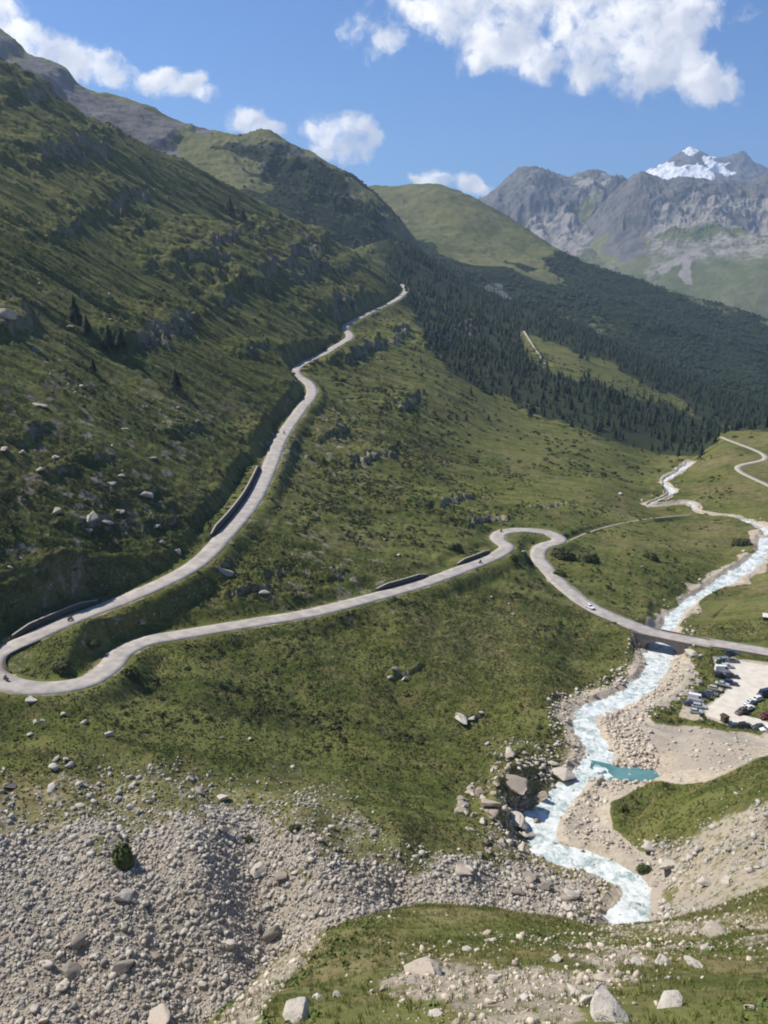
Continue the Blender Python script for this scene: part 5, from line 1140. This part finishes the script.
def make_car(style):
    L, Wd, Ht, hood, tail, ws, rs = {'hatch': (4.1, 1.76, 1.48, .55, .98, .30, .93), 'estate': (4.6, 1.82, 1.50, .52, .99, .28, .95), 'suv': (4.55, 1.88, 1.72, .54, .99, .30, .95), 'van': (5.1, 2.0, 2.35, .80, 1.0, .14, .985), 'saloon': (4.6, 1.80, 1.43, .50, .82, .28, .82)}[style]
    belt = .95 if style != 'van' else 1.15; gr = .22; h = Wd/2
    root = empty('car', (0, 0, 0), 0, None, None)
    # body: sections from nose (x=+L/2) to tail
    st = [(0, .45, .62, .86), (.03, .28, .72, .95), (.12, gr, belt-.14, 1), (ws, gr, belt, 1), (.6, gr, belt, 1.0), (.9, gr, belt-.01, 1), (.985, .28, belt-.06, .96), (1, .42, belt-.16, .88)]
    bm = bmesh.new(); rings = []
    for f, zb, zt, wf in st:
        x = L/2-f*L; w_ = h*wf; prof = [(-w_*.9, zb), (-w_, zb+.12), (-w_, (zb+zt)/2+.05), (-w_*.93, zt-.05), (-w_*.86, zt), (w_*.86, zt), (w_*.93, zt-.05), (w_, (zb+zt)/2+.05), (w_, zb+.12), (w_*.9, zb)]
        rings.append([bm.verts.new((x, a, b)) for a, b in prof])
    for r1, r2 in zip(rings, rings[1:]):
        for i in range(10): bm.faces.new([r1[i], r1[(i+1) % 10], r2[(i+1) % 10], r2[i]])
    bm.faces.new(rings[0]); bm.faces.new(rings[-1][::-1])
    # cabin
    xw0 = L/2-ws*L; xw1 = xw0-(.42 if style != 'van' else .28)*1.5; xr0 = L/2-rs*L; xr1 = xr0+(.30 if style != 'van' else .06)+(.35 if style == 'saloon' else 0)
    b_ = [(xw0, -h*.88, belt-.01), (xw0, h*.88, belt-.01), (xr0, h*.88, belt-.01), (xr0, -h*.88, belt-.01)]; t_ = [(xw1, -h*.72, Ht-.04), (xw1, h*.72, Ht-.04), (xr1, h*.72, Ht-.03), (xr1, -h*.72, Ht-.03)]
    vb = [bm.verts.new(p) for p in b_]; vt = [bm.verts.new(p) for p in t_]; vr = [bm.verts.new((p[0]*.93+(xw1+xr1)/2*.07, p[1]*.85, Ht)) for p in t_]
    for i in range(4): j = (i+1) % 4; bm.faces.new([vb[i], vb[j], vt[j], vt[i]]); bm.faces.new([vt[i], vt[j], vr[j], vr[i]])
    bm.faces.new(vr)
    bmesh.ops.recalc_face_normals(bm, faces=bm.faces[:]); me = bpy.data.meshes.new('body'); bm.to_mesh(me); bm.free(); me.materials.append(PM['white']); part('body', me, root)
    B = [Vector(p) for p in b_]; Tt = [Vector(p) for p in t_]
    def pane(name, i, j, f0=.06, f1=.94, g0=.12, g1=.92, out=None):
        def P(f, g): a = B[i].lerp(B[j], f); c = Tt[i].lerp(Tt[j], f); return a.lerp(c, g)
        n = out.normalized()*.012; m = MB(); m.quad(P(f0, g0)+n, P(f1, g0)+n, P(f1, g1)+n, P(f0, g1)+n); part(name, m.mesh(name, M_GLASS), root)
    pane('windscreen', 0, 1, out=Vector((1, 0, .6))); 
    if style != 'van': pane('rear_window', 2, 3, out=Vector((-1, 0, .4)))
    for (i, j, sy) in ((1, 2, 1), (3, 0, -1)):
        o_ = Vector((0, sy, .25))
        cuts = ((.04, .30), (.33, .60), (.64, .95)) if style != 'van' else ((.03, .22),)
        if sy < 0: cuts = tuple((1-b, 1-a) for a, b in cuts)
        for a, b in cuts: pane('side_window', i, j, a, b, .14, .88, o_)
    for sy in (-1, 1):
        part('headlight', MB().box((L/2-.14, min(sy*h*.5, sy*h*.8), .60), (L/2-.01, max(sy*h*.5, sy*h*.8), .74), bevel=.02).mesh('headlight', M_LAMP), root)
        part('tail_light', MB().box((-L/2-.012, min(sy*h*.62, sy*h*.84), belt-.36), (-L/2+.08, max(sy*h*.62, sy*h*.84), belt-.18), bevel=.02).mesh('tail_light', M_TAIL), root)
        for fx_ in (.18, .80):
            x = L/2-fx_*L; w_ = part('wheel', MB().tube((0, -sy*.10, 0), (0, sy*.10, 0), .33, .33, 18).mesh('wheel', M_TYRE), root); w_.location = (x, sy*(h-.09), .33)
            part('rim', MB().tube((0, 0, 0), (0, sy*.115, 0), .21, .19, 12).mesh('rim', M_RIM), w_)
        part('wing_mirror', MB().box((xw0-.35, min(sy*h*.93, sy*h*1.1), belt+.02), (xw0-.22, max(sy*h*.93, sy*h*1.1), belt+.16), bevel=.02).mesh('wing_mirror', M_BUMP), root)
    part('bumper', MB().box((L/2-.10, -h*.86, .30), (L/2+.02, h*.86, .48), bevel=.03).mesh('bumper', M_BUMP), root)
    part('bumper', MB().box((-L/2-.02, -h*.86, .32), (-L/2+.10, h*.86, .50), bevel=.03).mesh('bumper', M_BUMP), root)
    return root
CARS = [  # px, py, style, paint, heading deg, label
 (731,656.5,'estate','navy',-8,'navy car at the far end of the left parking row'),(724,661,'saloon','blue',-5,'light blue car second from the far end, left side of the row'),(733,662,'hatch','grey',-4,'grey hatchback beside the light blue car'),
 (727,667.5,'estate','silver',-6,'silver estate below the light blue car'),(722,671.5,'van','white',-4,'white van in the upper part of the left parking row'),(721,678,'suv','black',-8,'black off-road car just below the white van'),
 (732,677.5,'estate','black',-10,'black estate right of the black off-road car'),(731,684.5,'suv','navy',-20,'dark blue off-road car at the bend of the parking row'),(722,686.5,'saloon','silver',-25,'silver saloon left of the dark blue off-road car'),
 (715,690.5,'estate','beige',-30,'beige estate in the middle of the left parking row'),(711,695,'hatch','grey',-30,'grey hatchback below the beige estate'),(704,698,'suv','black',-30,'black off-road car left below the grey hatchback'),
 (696,700.5,'van','white',-25,'white van near the lower left end of the row'),(691,705.5,'saloon','navy',-20,'navy saloon at the left tip of the parking row'),(699,707.5,'estate','silver',-20,'silver estate near the lower left end'),(696,713,'hatch','silver',-15,'silver hatchback at the bottom of the left row'),
 (764,697,'van','navy',200,'dark blue van by the right edge of the picture'),(756,701,'estate','white',205,'white estate left of the dark blue van'),(749,704,'hatch','silver',205,'silver hatchback beside the white estate'),(748,709.5,'saloon','white',208,'white saloon in front of the silver hatchback'),
 (741,713,'suv','brown',208,'brown off-road car at the left end of the right row'),(766,719,'suv','red',180,'dark red car by the right edge below the grass island'),(736,728,'estate','green',10,'dark green estate on the near side of the lot'),(744.5,727,'suv','black',15,'black off-road car beside the dark green estate'),
 (758,728.5,'hatch','green',190,'dark green hatchback near the right edge on the near side'),(767,731,'estate','white',185,'white estate at the right edge on the near side')]
protos = {}
for px, py, stl, pc, hd, lab in CARS:
    x, y, z = atz([(px, py, CARZ+.06)])[0]; z = max(z, float(H(x, y))+.02)
    if stl not in protos: protos[stl] = c = make_car(stl)
    else: c = copy_tree(protos[stl])
    c.scale = (1.08,)*3; c.location = (x, y, z); c.rotation_euler = (0, 0, math.radians(hd)); tag(c, lab, 'van' if stl == 'van' else 'car', 'vehicles in the car park'); c.name = 'parked_van' if stl == 'van' else 'parked_car'
    for ch in c.children:
        if ch.name.split('.')[0] == 'body': ch.material_slots[0].link = 'OBJECT'; ch.material_slots[0].material = PM[pc]
def on_road(px, py, lo, hi, lat):
    i = ridx(px, py, lo, hi); p = ROAD[i]; n = RN[i]; return (float(p[0]+n[0]*lat), float(p[1]+n[1]*lat), float(p[2])+.05), math.atan2(RT[i][1], RT[i][0])
c = copy_tree(protos['hatch']); c.name = 'car'; loc, rz = on_road(594, 606, 0, IH, 1.6); c.location = loc; c.rotation_euler = (0, 0, rz+math.pi)
tag(c, 'white car driving down the road towards the bridge', 'car'); 
if 'group' in c: del c['group']
for ch in c.children:
    if ch.name.split('.')[0] == 'body': ch.material_slots[0].link = 'OBJECT'; ch.material_slots[0].material = PM['white']

# ---- motorcycles and riders
M_BIKE = paint('motorcycle_paint', (.05, .05, .055)); M_STEEL = paint('engine_metal', (.3, .3, .31), .8, .4); M_LEATHER = simple('rider_clothing', (.025, .025, .03), .7, .2, 4); M_HELM = paint('helmet_shell', (.06, .06, .07)); M_SKIN = simple('skin', (.5, .33, .25), .6, .05, 4)
def make_bike():
    r = empty('motorcycle', (0, 0, 0), 0, None, None)
    for x in (-.72, .72):
        w_ = part('wheel', MB().tube((0, -.08, 0), (0, .08, 0), .33, .33, 20).mesh('wheel', M_TYRE), r); w_.location = (x, 0, .33); part('rim', MB().tube((0, -.085, 0), (0, .085, 0), .2, .2, 14).mesh('rim', M_RIM), w_)
    part('frame', MB().tube((-.72, .12, .33), (-.1, .12, .45), .03).tube((-.72, -.12, .33), (-.1, -.12, .45), .03).tube((-.45, 0, .8), (.45, 0, .85), .04).mesh('frame', M_STEEL), r)
    part('engine', MB().box((-.25, -.2, .28), (.3, .2, .66), bevel=.06).mesh('engine', M_STEEL), r)
    part('fuel_tank', MB().box((-.1, -.17, .72), (.42, .17, 1.0), bevel=.09).mesh('fuel_tank', M_BIKE), r)
    part('seat', MB().box((-.85, -.15, .76), (-.1, .15, .88), bevel=.05).mesh('seat', M_TYRE), r)
    part('fork', MB().tube((.72, .1, .33), (.45, .1, 1.02), .028).tube((.72, -.1, .33), (.45, -.1, 1.02), .028).mesh('fork', M_STEEL), r)
    part('handlebar', MB().tube((.40, -.4, 1.08), (.46, 0, 1.05), .018).tube((.46, 0, 1.05), (.40, .4, 1.08), .018).mesh('handlebar', M_STEEL), r)
    part('fairing', MB().prism([(.42, .78), (.72, .8), (.74, 1.0), (.52, 1.28), (.44, 1.2)], 'y', -.19, .19).mesh('fairing', M_BIKE), r)
    part('headlight', MB().tube((.72, 0, .92), (.77, 0, .92), .08, .07, 12).mesh('headlight', M_LAMP), r)
    part('exhaust', MB().tube((.1, -.2, .33), (-.75, -.24, .45), .045, .06, 10).mesh('exhaust', M_STEEL), r)
    for sy in (-1, 1): part('pannier', MB().box((-.85, min(sy*.2, sy*.42), .45), (-.4, max(sy*.2, sy*.42), .8), bevel=.04).mesh('pannier', M_BIKE), r)
    return r
def make_rider():
    J = {'pel': (-.35, 0, .98, .15), 'waist': (-.32, 0, 1.15, .14), 'chest': (-.20, 0, 1.40, .17), 'neck': (-.12, 0, 1.56, .07), 'head': (-.08, 0, 1.70, .105), 'top': (-.07, 0, 1.80, .09)}
    ed = [('pel', 'waist'), ('waist', 'chest'), ('chest', 'neck'), ('neck', 'head'), ('head', 'top')]
    for n_, sy in (('l', 1), ('r', -1)):
        J.update({'sh'+n_: (-.17, sy*.2, 1.46, .085), 'el'+n_: (.05, sy*.36, 1.22, .055), 'wr'+n_: (.36, sy*.36, 1.12, .042), 'ha'+n_: (.42, sy*.36, 1.11, .045), 'hip'+n_: (-.32, sy*.12, .95, .11), 'kn'+n_: (.12, sy*.24, .80, .075), 'an'+n_: (-.08, sy*.25, .40, .05), 'to'+n_: (.10, sy*.26, .35, .045)})
        ed += [('chest', 'sh'+n_), ('sh'+n_, 'el'+n_), ('el'+n_, 'wr'+n_), ('wr'+n_, 'ha'+n_), ('pel', 'hip'+n_), ('hip'+n_, 'kn'+n_), ('kn'+n_, 'an'+n_), ('an'+n_, 'to'+n_)]
    ks = list(J); me = bpy.data.meshes.new('rider_skeleton'); me.from_pydata([J[k][:3] for k in ks], [(ks.index(a), ks.index(b)) for a, b in ed], [])
    o = bpy.data.objects.new('tmp', me); COL.objects.link(o); sk = o.modifiers.new('s', 'SKIN'); sb = o.modifiers.new('u', 'SUBSURF'); sb.levels = 1
    for i, k in enumerate(ks): me.skin_vertices[0].data[i].radius = (J[k][3], J[k][3])
    me.skin_vertices[0].data[0].use_root = True
    dg = bpy.context.evaluated_depsgraph_get(); dg.update(); m2 = bpy.data.meshes.new_from_object(o.evaluated_get(dg)); m2.materials.clear(); m2.materials.append(M_LEATHER); m2.name = 'person'
    bpy.data.objects.remove(o); p = bpy.data.objects.new('person', m2); COL.objects.link(p)
    V, Fc = ICO[3]; V = V*np.array([.155, .135, .15])+np.array([-.06, 0, 1.74]); part('helmet', raw_mesh('helmet', V, Fc, M_HELM, True), p)
    m = MB(); m.box((.045, -.10, 1.70), (.10, .10, 1.79), bevel=.02); part('visor', m.mesh('visor', M_GLASS), p)
    return p
bike0 = rider0 = None
for k, (px, py, lo, hi, lat, rev, lab, rl) in enumerate([(72, 625, IH, None, -.4, 0, 'motorcycle climbing below the long retaining wall', 'rider in dark clothing on the motorcycle below the long retaining wall'),
        (6, 676, 0, IH+8, -.8, 0, 'motorcycle rounding the left hairpin', 'rider in dark clothing rounding the left hairpin'), (283, 433, IH, None, -.3, 0, 'motorcycle high on the climbing road above the curved wall', 'rider in dark clothing high on the climbing road'),
        (503, 534, 0, IH, -.8, 1, 'motorcycle in the upper right bend of the lower road', 'rider in dark clothing in the upper right bend'), (478, 561, 0, IH, 1.0, 1, 'motorcycle just below the upper right bend', 'rider in dark clothing just below the upper right bend')]):
    loc, rz = on_road(px, py, lo, hi, lat); rz += math.pi*rev
    if bike0 is None: b = bike0 = make_bike(); p = rider0 = make_rider()
    else: b = copy_tree(bike0); p = copy_tree(rider0)
    for o in (b, p): o.location = loc; o.rotation_euler = (0, 0, rz)
    tag(b, lab, 'motorcycle', 'motorcycles on the pass road'); tag(p, rl, 'person', 'riders on the pass road')

# ---- small buildings
M_WOODW = simple('weathered_planks', (.10, .075, .055), .9, .3, 3, .02); M_ROOFP = simple('pale_sheet_roof', (.72, .70, .62), .6, .1, 1.); M_DOORW = simple('door_planks', (.06, .045, .035), .9, .2, 3)
def hut(px, py, zz, wd, dp, hh, rz, lab, wallm, roofm, chim):
    x, y, z = atz([(px, py, zz)])[0]; z = float(H(x, y)); r = empty('small_hut', (x, y, z-.1), rz, lab, 'hut')
    part('wall', MB().prism([(-wd/2, 0), (wd/2, 0), (wd/2, hh), (0, hh+wd*.22), (-wd/2, hh)], 'y', -dp/2, dp/2).mesh('wall', wallm), r)
    rf = part('roof', MB().prism([(-wd/2-.3, hh-.1), (0, hh+wd*.26), (wd/2+.3, hh-.1), (wd/2+.3, hh+.08), (0, hh+wd*.26+.18), (-wd/2-.3, hh+.08)], 'y', -dp/2-.3, dp/2+.3).mesh('roof', roofm), r)
    if chim: part('chimney', MB().box((wd*.1, -.25, hh+wd*.1), (wd*.1+.5, .25, hh+wd*.26+.9), bevel=.02).mesh('chimney', M_STONE), rf)
    d = part('door', MB().box((-.45, -dp/2-.04, .1), (.45, -dp/2+.02, 1.95)).mesh('door', M_DOORW), r); part('handle', MB().tube((.3, -dp/2-.08, 1.05), (.3, -dp/2-.03, 1.05), .03).mesh('handle', M_STEEL), d)
    w_ = part('window', MB().box((wd*.28, -dp/2-.035, 1.1), (wd*.28+.5, -dp/2+.02, 1.6)).mesh('window', M_GLASS), r); part('frame', MB().box((wd*.28-.05, -dp/2-.05, 1.02), (wd*.28+.55, -dp/2-.036, 1.1)).mesh('frame', M_ROOFP), w_)
hut(767, 625, 1.8, 3.6, 4.0, 1.9, 1.2, 'small hut with a pale roof at the right edge above the road', M_WOODW, M_ROOFP, True)
hut(724.5, 721, 4.6, 1.9, 1.9, 2.2, .3, 'little dark wooden shed on the near side of the car park', M_WOODW, M_DOORW, False)
print('things placed')
